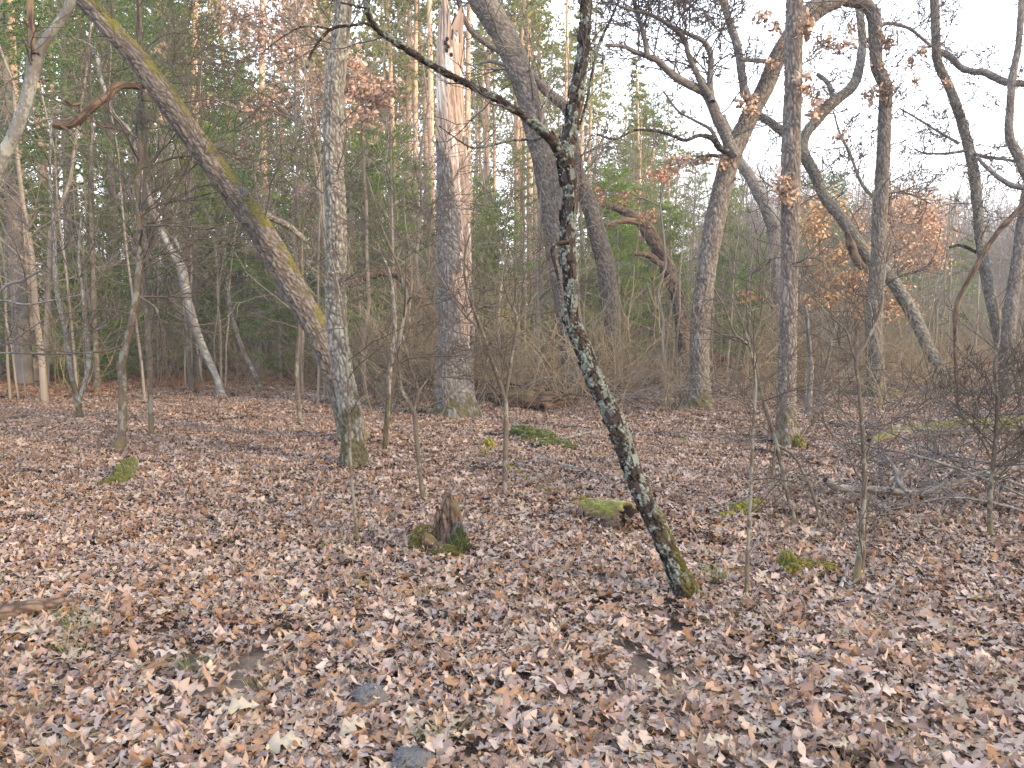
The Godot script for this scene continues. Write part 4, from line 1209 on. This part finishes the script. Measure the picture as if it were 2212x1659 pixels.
	var a0 := foot(1262, 1120) + Vector3(0, 0.075, -0.05)
	var a1 := foot(1355, 1150) + Vector3(0, 0.105, 0.0)
	var tube := Shape.new()
	var axis := (a1 - a0).normalized()
	var side := Vector3.UP.cross(axis).normalized()
	var up := axis.cross(side)
	var prof := []
	for k in 26:
		prof.append([k / 25.0, lerpf(0.06, 0.112, pow(k / 25.0, 0.7)), false])
	for k in 14:
		prof.append([1.0 - 0.5 * k / 13.0, lerpf(0.092, 0.05, k / 13.0), true])
	for k in prof.size():
		var c: Vector3 = a0.lerp(a1, prof[k][0])
		for j in 65:
			var an := TAU * (j % 64) / 64.0
			var dir := side * cos(an) + up * sin(an)
			var n := rough.get_noise_3d(dir.x * 2.0 + prof[k][0] * 5.0, dir.y * 2.0, dir.z * 2.0)
			var fine := rough.get_noise_3d(dir.x * 9.0, dir.y * 9.0, dir.z * 9.0 + prof[k][0] * 30.0)
			var rim := axis * 0.05 * rough.get_noise_2d(cos(an) * 3.0, sin(an) * 3.0) * smoothstep(0.8, 1.0, prof[k][0])
			tube.v.append(c + dir * prof[k][1] * (1.0 + 0.22 * n + 0.08 * fine) + rim)
			var wood := Color(0.085, 0.055, 0.036) if prof[k][2] else Color(0.10, 0.066, 0.042)
			var g := 0.0 if prof[k][2] else smoothstep(-0.1, 0.5, sin(an) * 0.9 + n * 0.9 - 0.35 * smoothstep(0.85, 1.0, prof[k][0]))
			tube.c.append(wood.lerp(Color(0.115, 0.108, 0.018), g) * (1.0 + 0.7 * fine))
	for k in prof.size() - 1:
		for j in 64:
			var q := k * 65 + j
			tube.i.append_array([q, q + 1, q + 65, q + 1, q + 66, q + 65])
	part(t, "log", tube.done(false), M.moss)
	m = Shape.new()
	for k in 900:
		var u := rng.randf_range(0.0, 0.95)
		var an := rng.randf_range(0.4, 2.7)
		var dir := side * cos(an) + up * sin(an)
		blade(m, a0.lerp(a1, u) + dir * lerpf(0.06, 0.112, pow(u, 0.7)), (dir + Vector3(rng.randfn(), rng.randfn(), rng.randfn()) * 0.5).normalized(), rng.randf_range(0.008, 0.02), 0.0015, Color(0.14, 0.13, 0.02) * rng.randf_range(0.5, 1.5))
	part(t, "moss_tufts", m.done(), M.grass).set_meta("kind", "stuff")

	# mossy logs and pads of moss
	moss_thing("mossy_log", "broad low log thickly covered in green moss, between the slender sapling and dark leaning tree", "log", [[1130, 950, 34, 26, 0.35], [1165, 958, 42, 24, 0.35], [1200, 969, 40, 19, 0.35], [1230, 977, 24, 12, 0.3]], Color(0.046, 0.058, 0.012))
	moss_thing("mossy_log", "small mossy log end with a moss tail, right foreground by the knotty shrub", "log", [[1700, 1238, 24, 34, 0.0], [1735, 1236, 34, 20, 0.2], [1780, 1240, 36, 16, 0.2], [1815, 1243, 20, 10, 0.2]], Color(0.135, 0.115, 0.018))
	moss_thing("mossy_log", "bright green mossy hump right of the dark leaning tree's lower trunk", "log", [[1570, 1128, 20, 16, 0.0], [1605, 1112, 34, 20, -0.2], [1632, 1102, 22, 16, 0.0]], Color(0.175, 0.170, 0.014))
	moss_thing("mossy_stub", "mossy broken branch stub sticking up from the leaves at left", "stump", [[222, 1056, 14, 10, 0.0], [246, 1052, 22, 16, 0.0], [264, 1044, 18, 30, 0.0], [277, 1036, 10, 40, 0.0]], Color(0.090, 0.090, 0.016))
	moss_thing("moss_patch", "bright yellow-green moss strip beside the slender sapling", "moss", [[1100, 1018, 18, 6, 0.5], [1122, 1030, 18, 7, 0.5], [1138, 1040, 12, 5, 0.5]], Color(0.22, 0.205, 0.012))
	moss_thing("moss_patch", "yellow moss cushion at the left end of the thin fallen branch", "moss", [[1056, 972, 13, 20, 0.0], [1048, 984, 13, 8, 0.0]], Color(0.20, 0.165, 0.014))
	moss_thing("moss_patch", "scattered yellow-green moss behind the hollow log", "moss", [[1170, 1064, 16, 5, 0.0], [1192, 1070, 20, 7, 0.3], [1213, 1080, 14, 5, 0.3]], Color(0.19, 0.165, 0.016))
	moss_thing("moss_patch", "small moss tuft just left of the hollow log's top", "moss", [[1242, 1096, 12, 6, 0.0], [1256, 1090, 10, 9, 0.0]], Color(0.17, 0.16, 0.014))
	moss_thing("moss_patch", "olive moss pads right of the broad mossy log", "moss", [[1262, 992, 14, 6, 0.0], [1290, 990, 18, 8, 0.0], [1308, 986, 10, 5, 0.0]], Color(0.15, 0.135, 0.016))
	moss_thing("moss_patch", "mossy hump at the right foot of the straight oak", "moss", [[1722, 958, 12, 24, 0.0]], Color(0.15, 0.12, 0.016))
	moss_thing("moss_patch", "tiny yellow moss spot left of the lichen tree", "moss", [[532, 1016, 8, 5, 0.0]], Color(0.19, 0.16, 0.016))
	moss_thing("moss_patch", "small moss spot in the leaves below the thin sapling crossing the lichen tree", "moss", [[604, 1084, 6, 5, 0.0], [738, 1200, 10, 5, 0.0]], Color(0.14, 0.13, 0.016))

	stone("grey weathered rock poking through the leaves in the foreground", 800, 1510, 38, 34)
	stone("smaller dark grey rock at the bottom edge below the other rock", 890, 1650, 44, 22)
	# dark uprooted butt beside the snag
	f = foot(935, 862)
	d = depth_of(f) + 0.4
	t = thing("broken_stump", "dark jagged broken stump leaning left against the snag's foot", "stump", f)
	limb(t, "body", [950, 872, 44, 948, 840, 40, 940, 812, 36, 928, 796, 30, 915, 784, 22, 906, 780, 8], d, LOG)
	limb(t, "spike", [920, 812, 16, 912, 800, 14, 906, 790, 8], d - 0.1, LOG)

func moss_thing(called: String, label: String, category: String, lumps: Array, col: Color):
	var f := foot(lumps[0][0], lumps[0][1])
	var t := thing(called, label, category, f)
	var z := Shape.new()
	for c in lumps:
		var m := Shape.new()
		var p := foot(c[0], c[1]) + Vector3(0, 0.028, 0)
		var px := depth_of(p) / focal
		mossy_mound(m, p, c[2] * px, c[3] * px, maxf(c[3] * 1.1, c[2] * 0.45) * px, c[4], 0.45, col)
		moss_fuzz(z, p, c[2] * px, c[3] * px, maxf(c[3] * 1.1, c[2] * 0.45) * px, c[4], 260, col * 0.75)
		part(t, "moss", m.done(false), M.moss)
	part(t, "moss_tufts", z.done(), M.grass).set_meta("kind", "stuff")

func stone(label: String, px: float, py: float, w: float, h: float):
	var f := foot(px, py + h * 0.5)
	var t := thing("rock", label, "rock", f)
	var k := depth_of(f) / focal
	var m := Shape.new()
	mossy_mound(m, f + Vector3(0, 0.04, 0), w * k, h * 0.8 * k, w * 0.9 * k, rng.randf() * 3.0, 0.3, Color(0.17, 0.17, 0.19))
	for q in m.c.size():
		m.c[q] = Color(0.078, 0.074, 0.072) * (0.85 + 1.2 * m.c[q].g)
	part(t, "stone", m.done(false), M.stone)


# ------------------------------------------------------------------ the woods behind
const MARKS := [[-400, "left frame edge"], [173, "Y-shaped sapling"], [268, "mossy-footed sapling"], [430, "pale curving trunk"], [740, "lichen tree"], [985, "snag"], [1240, "dark leaning tree"], [1515, "forked oak"], [1700, "straight oak"], [1893, "arching trunk"], [2135, "slender lichened tree"], [2700, "right frame edge"]]
const COUNT := ["first", "second", "third", "fourth", "fifth", "sixth", "seventh", "eighth", "ninth", "tenth", "eleventh", "twelfth", "thirteenth", "fourteenth", "fifteenth", "sixteenth", "seventeenth", "eighteenth", "nineteenth", "twentieth", "twenty-first", "twenty-second", "twenty-third", "twenty-fourth", "twenty-fifth", "twenty-sixth", "twenty-seventh", "twenty-eighth", "twenty-ninth", "thirtieth"]

func label_row(row: Array, desc: String):                      # tells like things apart by their place between landmarks
	row.sort_custom(func(a, b): return seen(a.position + Vector3(0, 1.5, 0)).x < seen(b.position + Vector3(0, 1.5, 0)).x)
	var n := 0
	var last := -1
	for o in row:
		var x := seen(o.position + Vector3(0, 1.5, 0)).x
		var bin := 0
		for k in MARKS.size() - 1:
			if x >= MARKS[k][0]:
				bin = k
		n = n + 1 if bin == last else 0
		last = bin
		o.set_meta("label", "%s, %s from left between %s and %s" % [desc, COUNT[mini(n, 29)], MARKS[bin][1], MARKS[bin + 1][1]])

func banded(row: Array, limits: Array, desc: String):
	for b in limits.size() + 1:
		var some := []
		for o in row:
			var d := depth_of(o.position)
			if (b == 0 or d >= limits[b - 1]) and (b == limits.size() or d < limits[b]):
				some.append(o)
		label_row(some, ["nearest", "nearer", "farther", "farthest"][b if limits.size() > 2 else (mini(b * 2, 3) if limits.size() == 2 else b + 1)] + " " + desc)

func place(kind: Dictionary, where: Vector3, turn: float, s: float, lean := 0.0) -> Node3D:
	var o := Node3D.new()
	o.name = numbered(kind.called)
	o.transform = Transform3D((Basis(Vector3(rng.randfn(), 0, rng.randfn()).normalized(), lean) * Basis(Vector3.UP, turn)).scaled(Vector3(s, s, s)), where)
	for p in kind.parts:
		var q := MeshInstance3D.new()
		q.name = p[0]
		q.mesh = p[1]
		q.material_override = p[2]
		if p[0] in ["needles", "twigs", "dead_branches"]:
			q.set_meta("kind", "stuff")
		o.add_child(q, true)
	o.set_meta("category", kind.category)
	o.set_meta("group", kind.group)
	o.set_meta("label", kind.category)
	add_child(o, true)
	return o

func needle_tuft(m: Shape, p: Vector3, d: Vector3, count: int, length: float, w: float, col: Color):
	for k in count:
		var dir := (d + Vector3(rng.randfn(), rng.randfn(), rng.randfn()) * 0.55).normalized()
		blade(m, p, dir, length * rng.randf_range(0.6, 1.2), w, col * rng.randf_range(0.6, 1.4))

func red_pine(h: float, crown: float) -> Dictionary:
	var m := Shape.new()
	var path := PackedVector3Array()
	var rad := PackedFloat32Array()
	var sway := Vector3(rng.randfn(), 0, rng.randfn()) * 0.012
	for k in 60:
		var u := k / 59.0
		path.append(Vector3(0, h * u - 0.2, 0) + sway * sin(u * 4.0) * h)
		rad.append(lerpf(0.155, 0.05, pow(u, 1.1)) + 0.03 * exp(-u * 40.0))
	# a plain tube with its own scaly colours
	var base := 0
	var sides := 12
	for k in 60:
		for j in sides:
			var a := TAU * j / sides
			var dir := Vector3(cos(a), 0, sin(a))
			var n := rough.get_noise_3d(dir.x * 1.5 + h, k * 0.9, dir.z * 1.5)
			m.v.append(path[k] + dir * rad[k] * (1.0 + 0.06 * n))
			m.n.append(dir)
			var u := k / 59.0
			m.c.append(Color(0.30, 0.225, 0.175).lerp(Color(0.50, 0.34, 0.23), smoothstep(0.12, 0.55, u)) * (1.0 + 0.6 * n))
	for k in 59:
		for j in sides:
			var q := base + k * sides + j
			var q1 := base + k * sides + (j + 1) % sides
			m.i.append_array([q, q1, q + sides, q1, q1 + sides, q + sides])
	var dead := Shape.new()
	for k in 60:                                                # dead side branches left on the bare stem
		var y := rng.randf_range(0.06, crown) * h
		var a := rng.randf() * TAU
		var l := rng.randf_range(0.25, 1.5)
		var d := Vector3(cos(a), rng.randf_range(-0.25, 0.3), sin(a))
		var p := Vector3(0, y, 0) + sway * sin(y / h * 4.0) * h
		twig(dead, PackedVector3Array([p, p + d * l * 0.5, p + d * l + Vector3(0, -0.1 * l, 0)]), 0.014, 0.004, 3, Color(0.30, 0.235, 0.19) * rng.randf_range(0.6, 1.2))
	var nd := Shape.new()
	for k in 54:
		var u := lerpf(crown, 0.99, pow(rng.randf(), 0.9))
		var a := rng.randf() * TAU
		var l := (0.5 + 2.3 * (1.0 - (u - crown) / (1.0 - crown))) * rng.randf_range(0.6, 1.1)
		var d := Vector3(cos(a), rng.randf_range(-0.05, 0.45), sin(a)).normalized()
		var p := Vector3(0, u * h, 0) + sway * sin(u * 4.0) * h
		twig(dead, PackedVector3Array([p, p + d * l * 0.5, p + d * l + Vector3(0, 0.12 * l, 0)]), 0.022, 0.006, 3, Color(0.22, 0.16, 0.115))
		for c in 9:
			var v := rng.randf_range(0.35, 1.0)
			var q := p + d * l * v + Vector3(rng.randfn(), rng.randfn() * 0.6, rng.randfn()) * 0.24 * l * 0.6
			needle_tuft(nd, q, (d + Vector3(0, 0.5, 0) + Vector3(rng.randfn(), rng.randfn(), rng.randfn()) * 0.4).normalized(), 13, 0.24, 0.026, Color(0.225, 0.240, 0.060))
	return {"called": "pine_tree", "category": "pine tree", "group": "tall red pines of the plantation behind", "h": h, "parts": [["trunk", m.done(), M.twig], ["dead_branches", dead.done(), M.twig], ["needles", nd.done(), M.needle]]}

func white_pine(h: float, crown: float, spread: float, col: Color) -> Dictionary:
	var m := Shape.new()
	var nd := Shape.new()
	var r := 0.012 * h + 0.01
	twig(m, PackedVector3Array([Vector3(0, -0.2, 0), Vector3(0, h * 0.3, 0), Vector3(0.03, h * 0.65, 0), Vector3(0, h, 0)]), r, 0.008, 8, Color(0.155, 0.135, 0.12))
	var y := h * crown
	while y < h - 0.15:
		var t := (y - h * crown) / (h * (1.0 - crown))
		var l0 := spread * (1.0 - 0.85 * t) * smoothstep(-0.15, 0.2, t) + 0.2
		var a0 := rng.randf() * TAU
		for b in 5:
			var a := a0 + TAU * b / 5.0 + rng.randfn() * 0.25
			var l := l0 * rng.randf_range(0.55, 1.15)
			var d := Vector3(cos(a), rng.randf_range(0.0, 0.35) + 0.3 * t, sin(a)).normalized()
			var p := Vector3(0, y + rng.randfn() * 0.08, 0)
			twig(m, PackedVector3Array([p, p + d * l * 0.5, p + d * l]), 0.006 + 0.006 * l, 0.003, 3, Color(0.15, 0.125, 0.10))
			var side := d.cross(Vector3.UP).normalized()
			var n := int(l / 0.13) + 2
			for k in n:
				var u := lerpf(0.22, 1.0, float(k) / (n - 1))
				var q := p + d * l * u
				for s in [-1.0, 1.0]:
					var tip: Vector3 = q + (side * s * (0.9 - 0.55 * u) * l * 0.42 + d * 0.10 * l) * rng.randf_range(0.3, 1.0) + Vector3(0, rng.randfn() * 0.05, 0)
					needle_tuft(nd, tip, (d + side * s * 0.5 + Vector3(0, 0.25, 0)).normalized(), 9, 0.14, 0.013, col)
				needle_tuft(nd, q, d, 6, 0.13, 0.013, col)
		y += lerpf(0.42, 0.26, t) * (1.0 if h < 7.0 else 1.35)
	return {"called": "white_pine", "category": "pine tree", "group": "green white pines among the trunks", "h": h, "parts": [["trunk", m.done(), M.twig], ["needles", nd.done(), M.needle]]}

func bare_tree(h: float, r: float, called: String, category: String, group: String, n := 14, col := Color(0.205, 0.172, 0.138)) -> Dictionary:
	var m := Shape.new()
	var path := PackedVector3Array()
	var bend := Vector3(rng.randfn(), 0, rng.randfn()) * 0.05 * h
	for k in 9:
		var u := k / 8.0
		path.append(Vector3(0, u * h - 0.15, 0) + bend * u * u + Vector3(rng.randfn(), 0, rng.randfn()) * 0.012 * h * u)
	twig(m, path, r, r * 0.18, 7, col)
	for k in m.c.size():
		m.c[k] = col * (0.95 + 0.7 * rough.get_noise_3d(m.v[k].x * 9.0, m.v[k].y * 2.3, m.v[k].z * 9.0 + h))
	var tw := Shape.new()
	var o := twig_style(col * 0.85, 4.0, 0.16, 0.05, 0.0045, 0.25)
	for k in n:
		var u := rng.randf_range(0.22, 1.0)
		var i := clampi(int(u * 8.0), 0, 7)
		var p := path[i].lerp(path[i + 1], u * 8.0 - i)
		var a := rng.randf() * TAU
		grow(tw, p, Vector3(cos(a), rng.randf_range(0.15, 0.9), sin(a)).normalized(), h * rng.randf_range(0.14, 0.34) * (1.25 - u * 0.7), maxf(r * 0.3 * (1.2 - u), 0.004), 2, o)
	return {"called": called, "category": category, "group": group, "h": h, "parts": [["trunk", m.done(), M.twig], ["twigs", tw.done(), M.twig]]}

func brush(h: float, stems: int, col: Color) -> Dictionary:
	var m := Shape.new()
	var o := twig_style(col, 4.2, 0.23, 0.02, 0.0030, 0.2)
	for k in stems:
		var a := rng.randf() * TAU
		var p := Vector3(cos(a), 0, sin(a)) * rng.randf_range(0.0, 0.25)
		grow(m, p - Vector3(0, 0.05, 0), Vector3(cos(a) * rng.randf_range(0.1, 1.3), 1.0, sin(a) * rng.randf_range(0.1, 1.3)).normalized(), h * rng.randf_range(0.55, 1.1), 0.009, 2, o)
	return {"called": "shrub", "category": "shrub", "group": "bare twiggy shrubs of the undergrowth", "h": h, "parts": [["twigs", m.done(), M.twig]]}

func skyline(px: float) -> float:
	var a := [[-500, -700], [1100, -420], [1230, -160], [1300, 60], [1400, 190], [1500, 310], [1650, 335], [1900, 415], [2212, 458], [2800, 480]]
	for k in a.size() - 1:
		if px < a[k + 1][0]:
			return lerpf(a[k][1], a[k + 1][1], clampf((px - a[k][0]) / (a[k + 1][0] - a[k][0]), 0.0, 1.0))
	return 480.0

func background():
	# tall pines: those one can pick out, then the rest of the plantation
	var reds := []
	for k in 5:
		reds.append(red_pine(rng.randf_range(19.0, 24.0), rng.randf_range(0.46, 0.56)))
	var row := []
	for c in [[57, 28], [92, 20], [120, 14], [167, 9], [230, 9], [405, 9], [470, 11], [488, 11], [537, 9], [587, 21], [650, 10], [678, 8], [781, 7], [800, 9], [861, 8], [878, 10], [893, 13], [921, 8], [1026, 7], [1041, 7], [1063, 10], [1115, 13], [1126, 9], [1160, 8], [1289, 8], [1376, 10], [1401, 10], [1441, 7], [1460, 8]]:
		var d: float = clampf(0.30 * focal / c[1], 15.0, 56.0)
		row.append(place(reds[rng.randi() % 5], standing(c[0], 400, d), rng.randf() * TAU, minf(1.0, skyline_scale(c[0], d, 22.0)), 0.012))
	label_row(row, "distinct tall pine trunk")
	row = []
	for k in 130:
		var px := rng.randf_range(-420.0, 1500.0)
		var d := rng.randf_range(27.0, 72.0)
		if px > 60.0 and px < 225.0 and d > 45.0:
			continue
		row.append(place(reds[rng.randi() % 5], standing(px, 400, d), rng.randf() * TAU, minf(1.0, skyline_scale(px, d, 22.0)) * rng.randf_range(0.85, 1.05), 0.015))
	banded(row, [38.0, 48.0, 58.0], "background pine trunk")
	# green white pines
	var whites := [white_pine(6.5, 0.06, 1.5, Color(0.170, 0.240, 0.045)), white_pine(5.0, 0.05, 1.4, Color(0.155, 0.220, 0.045)), white_pine(9.0, 0.16, 2.0, Color(0.150, 0.210, 0.045)), white_pine(13.0, 0.30, 2.9, Color(0.110, 0.175, 0.045)), white_pine(3.2, 0.04, 1.1, Color(0.135, 0.200, 0.048)), white_pine(15.0, 0.27, 3.2, Color(0.115, 0.180, 0.048))]
	row = []
	for c in [[40, 17.0, 5], [-120, 15.0, 3], [150, 22.0, 5], [255, 20.0, 3], [360, 24.0, 3], [800, 19.5, 0], [760, 24.0, 2], [480, 25.0, 2], [550, 22.0, 2], [640, 27.0, 2], [680, 23.0, 0], [420, 20.0, 0], [330, 27.0, 5], [900, 27.0, 0], [1060, 29.0, 0], [1130, 31.0, 2], [1310, 25.0, 0], [1385, 27.0, 0], [1450, 24.0, 1], [1350, 33.0, 2], [1590, 26.0, 1], [1650, 29.0, 1], [1560, 33.0, 0], [1990, 32.0, 1], [2080, 36.0, 1], [1930, 40.0, 1], [90, 26.0, 1], [220, 25.0, 1], [300, 23.0, 4], [140, 20.0, 4], [590, 30.0, 1], [980, 33.0, 1], [1210, 27.0, 0], [1490, 38.0, 2], [20, 30.0, 2], [-220, 20.0, 2], [700, 36.0, 2], [1240, 38.0, 2], [520, 34.0, 3], [860, 40.0, 2], [780, 17.0, 1], [845, 22.0, 0], [600, 19.0, 1], [440, 22.0, 0], [180, 17.0, 4], [70, 18.0, 1], [260, 18.5, 1], [1290, 27.0, 0], [1420, 29.0, 0], [1080, 22.0, 1], [1040, 26.0, 0], [1340, 23.0, 0], [1610, 22.0, 4], [1570, 28.0, 0]]:
		row.append(place(whites[c[2]], standing(c[0], 600, c[1]), rng.randf() * TAU, rng.randf_range(0.88, 1.1), 0.02))
	label_row(row, "feathery green young pine")
	row = []
	for k in 60:
		var px := rng.randf_range(-350.0, 1800.0)
		var d := rng.randf_range(32.0, 62.0)
		if px > 60.0 and px < 225.0:
			continue
		var w := rng.randi() % 4
		row.append(place(whites[w], standing(px, 600, d), rng.randf() * TAU, minf(rng.randf_range(0.85, 1.15), skyline_scale(px, d, whites[w].h)), 0.02))
	banded(row, [45.0], "background green pine")
	# bare young trees and brush
	var bares := []
	for k in 6:
		bares.append(bare_tree(rng.randf_range(6.5, 9.5), rng.randf_range(0.03, 0.065), "bare_tree", "tree", "bare young trees in the undergrowth", 15))
	row = []
	for k in 200:
		var px := rng.randf_range(-300.0, 2500.0)
		var d := rng.randf_range(13.5, 40.0) if px < 1500.0 else rng.randf_range(17.0, 50.0)
		var s := rng.randf_range(0.6, 1.15)
		if px > 1270.0 and px < 1500.0 and d < 24.0:
			d += 12.0
		if px > 1250.0:
			s = minf(s, skyline_scale(px, d, 8.0) * rng.randf_range(0.8, 1.15))
		row.append(place(bares[rng.randi() % 6], standing(px, 640, d), rng.randf() * TAU, s, absf(rng.randfn()) * 0.06))
	banded(row, [20.0, 30.0], "slim bare young tree")
	var poles := []
	for k in 6:
		poles.append(bare_tree(rng.randf_range(4.0, 7.5), rng.randf_range(0.016, 0.032), "thin_sapling", "sapling", "thin straight poles of the understory", 9, Color(0.185, 0.160, 0.125) if k < 3 else Color(0.16, 0.138, 0.115)))
	row = []
	for k in 150:
		var px := rng.randf_range(-250.0, 2450.0)
		var d := rng.randf_range(13.0, 30.0)
		if px > 700.0 and px < 1060.0 and d < 16.0:
			d += 6.0
		var s := rng.randf_range(0.65, 1.1)
		if px > 1250.0:
			s = minf(s, skyline_scale(px, d, 6.0))
		row.append(place(poles[rng.randi() % 6], standing(px, 680, d), rng.randf() * TAU, s, absf(rng.randfn()) * 0.07))
	banded(row, [18.0, 23.0], "thin straight sapling pole")
	var bushes := []
	for k in 6:
		bushes.append(brush(rng.randf_range(1.5, 2.4), 9, Color(0.150, 0.122, 0.086) if k < 4 else Color(0.190, 0.148, 0.092)))
	row = []
	for k in 140:
		var px := rng.randf_range(-300.0, 2500.0)
		var d := 11.5 + 17.0 * pow(rng.randf(), 0.75)
		if px < 700.0:
			d += 3.0
		elif px < 1500.0 and rng.randf() < 0.45:
			d = rng.randf_range(12.6, 16.0)
		row.append(place(bushes[rng.randi() % 6], standing(px, 700, d), rng.randf() * TAU, rng.randf_range(0.7, 1.3), 0.05))
	banded(row, [15.0, 19.0, 23.0], "bare twiggy shrub")
	# what reads as one mass: the far undergrowth and the woods at the horizon
	var low := brush(2.6, 13, Color(0.150, 0.122, 0.090))
	var spots: Array[Transform3D] = []
	var tints := PackedColorArray()
	for k in 650:
		var d := rng.randf_range(32.0, 80.0)
		var p := standing(VIEW_W * 0.5 + rng.randf_range(-1700.0, 1700.0), 690.0, d)
		var s := rng.randf_range(0.7, 1.5)
		spots.append(Transform3D(Basis(Vector3.UP, rng.randf() * TAU).scaled(Vector3(s, s, s)), p))
		tints.append(Color(1, 1, 1) * rng.randf_range(0.75, 1.2))
	scatter("far_undergrowth", low.parts[0][1], M.twig, spots, tints, "grey-brown tangle of far bare undergrowth along the horizon")
	var tall := bare_tree(9.0, 0.09, "x", "x", "x", 26)
	var both := Shape.new()
	for q in [tall]:
		for p in q.parts:
			var a: Array = (p[1] as ArrayMesh).surface_get_arrays(0)
			var b := both.v.size()
			both.v.append_array(a[Mesh.ARRAY_VERTEX])
			both.n.append_array(a[Mesh.ARRAY_NORMAL])
			both.c.append_array(a[Mesh.ARRAY_COLOR])
			for i in a[Mesh.ARRAY_INDEX]:
				both.i.append(i + b)
	spots = []
	tints = PackedColorArray()
	for k in 1500:
		var d := rng.randf_range(55.0, 130.0)
		var px := VIEW_W * 0.5 + rng.randf_range(-1800.0, 1800.0)
		if px < 300.0 and d < 90.0 and rng.randf() < 0.7:
			continue
		var p := standing(px, 690.0, d)
		var s := rng.randf_range(0.7, 1.2) * (0.8 if px < 1500.0 else clampf(skyline_scale(px, d, 9.0), 0.6, 1.6))
		spots.append(Transform3D(Basis(Vector3.UP, rng.randf() * TAU).scaled(Vector3(s, s, s)), p))
		tints.append(Color(1, 1, 1) * rng.randf_range(0.8, 1.2))
	scatter("distant_woods", both.done(), M.twig, spots, tints, "distant bare grey woods closing off the view at the horizon")

func skyline_scale(px: float, d: float, h: float) -> float:
	return maxf(0.25, (1.55 + (HORIZON - skyline(px)) * d / focal) / h)


# ------------------------------------------------------------------ seedlings and grass in the leaves
func small_things():
	var kinds := []
	for k in 6:
		var m := Shape.new()
		var o := twig_style(Color(0.15, 0.105, 0.085), 2.0, 0.09, 0.05, 0.0009, 0.08)
		var h := rng.randf_range(0.35, 0.9)
		grow(m, Vector3(0, -0.03, 0), Vector3(rng.randfn() * 0.12, 1, rng.randfn() * 0.12).normalized(), h, 0.0032, 1, o)
		kinds.append({"called": "seedling", "category": "seedling", "group": "thin bare seedlings standing in the leaves", "h": h, "parts": [["stem", m.done(), M.twig]]})
	var row := []
	for c in [[405, 1340, 0], [650, 1659, 1], [590, 1062, 2], [537, 1480, 3], [1130, 1310, 1], [1180, 1160, 2], [1262, 1170, 0], [1065, 1140, 3], [1100, 1120, 4], [1240, 1510, 5], [1200, 1330, 2], [480, 1095, 1], [310, 1150, 4], [215, 1180, 5], [1520, 1130, 0], [1470, 1050, 3], [1690, 1240, 2], [1480, 940, 1], [1395, 980, 0], [1300, 1100, 4], [690, 1020, 1], [560, 960, 2], [1960, 1180, 3], [2050, 1250, 0], [1570, 1010, 5], [760, 1240, 2], [880, 1120, 3], [1010, 1010, 1], [100, 1040, 0], [60, 1120, 2]]:
		row.append(place(kinds[c[2]], foot(c[0], c[1]), rng.randf() * TAU, rng.randf_range(0.75, 1.2), 0.08))
	label_row(row, "thin upright seedling stem")
	# dry and green grass
	var tuft := Shape.new()
	for k in 26:
		var a := rng.randf() * TAU
		var p := Vector3(cos(a), 0, sin(a)) * rng.randf_range(0.0, 0.05)
		var d := Vector3(cos(a) * rng.randf_range(0.2, 1.1), 1.0, sin(a) * rng.randf_range(0.2, 1.1)).normalized()
		var l := rng.randf_range(0.06, 0.14)
		var x := d.cross(Vector3(rng.randfn(), 0.1, rng.randfn())).normalized() * 0.0012
		var q := p + d * l * 0.6
		var e := q + (d + Vector3(cos(a), -0.9, sin(a)) * 0.7).normalized() * l * 0.6
		var b := tuft.v.size()
		var col := Color(1, 1, 1) * rng.randf_range(0.6, 1.3)
		for v in [p - x, p + x, q - x * 0.8, q + x * 0.8, e]:
			tuft.v.append(v)
			tuft.n.append(Vector3.UP)
			tuft.c.append(col)
		tuft.i.append_array([b, b + 1, b + 2, b + 1, b + 3, b + 2, b + 2, b + 3, b + 4])
	var spots: Array[Transform3D] = []
	var tints := PackedColorArray()
	var k2 := 0
	while k2 < 130:
		k2 += 1
		var d := 2.3 + 12.0 * pow(rng.randf(), 1.6)
		var p := standing(rng.randf_range(-200.0, 2400.0), 1200.0, d)
		if rough.get_noise_2d(p.x * 0.9 + 7.0, p.z * 0.9) < 0.05:
			continue
		spots.append(Transform3D(Basis(Vector3.UP, rng.randf() * TAU).scaled(Vector3.ONE * rng.randf_range(0.6, 1.2)), p + Vector3(0, 0.02, 0)))
		tints.append(Color(0.26, 0.20, 0.12).lerp(Color(0.09, 0.12, 0.04), float(rng.randf() < 0.30) * rng.randf()))
	for c in [[150, 1365], [165, 1380], [140, 1352], [170, 1430], [425, 1465], [940, 1610], [1545, 1250], [1570, 1262], [1190, 1040], [1960, 1150], [2050, 1140], [1455, 950], [1470, 965], [740, 1190], [860, 1170]]:
		for j in 2:
			var p := foot(c[0] + rng.randfn() * 14.0, c[1] + rng.randfn() * 7.0)
			spots.append(Transform3D(Basis(Vector3.UP, rng.randf() * TAU).scaled(Vector3.ONE * rng.randf_range(0.7, 1.2)), p + Vector3(0, 0.025, 0)))
			tints.append(Color(0.09, 0.13, 0.045).lerp(Color(0.20, 0.19, 0.08), rng.randf()))
	scatter("grass", tuft.done(false), M.grass, spots, tints, "thin tufts of dry and green grass showing between the fallen leaves")
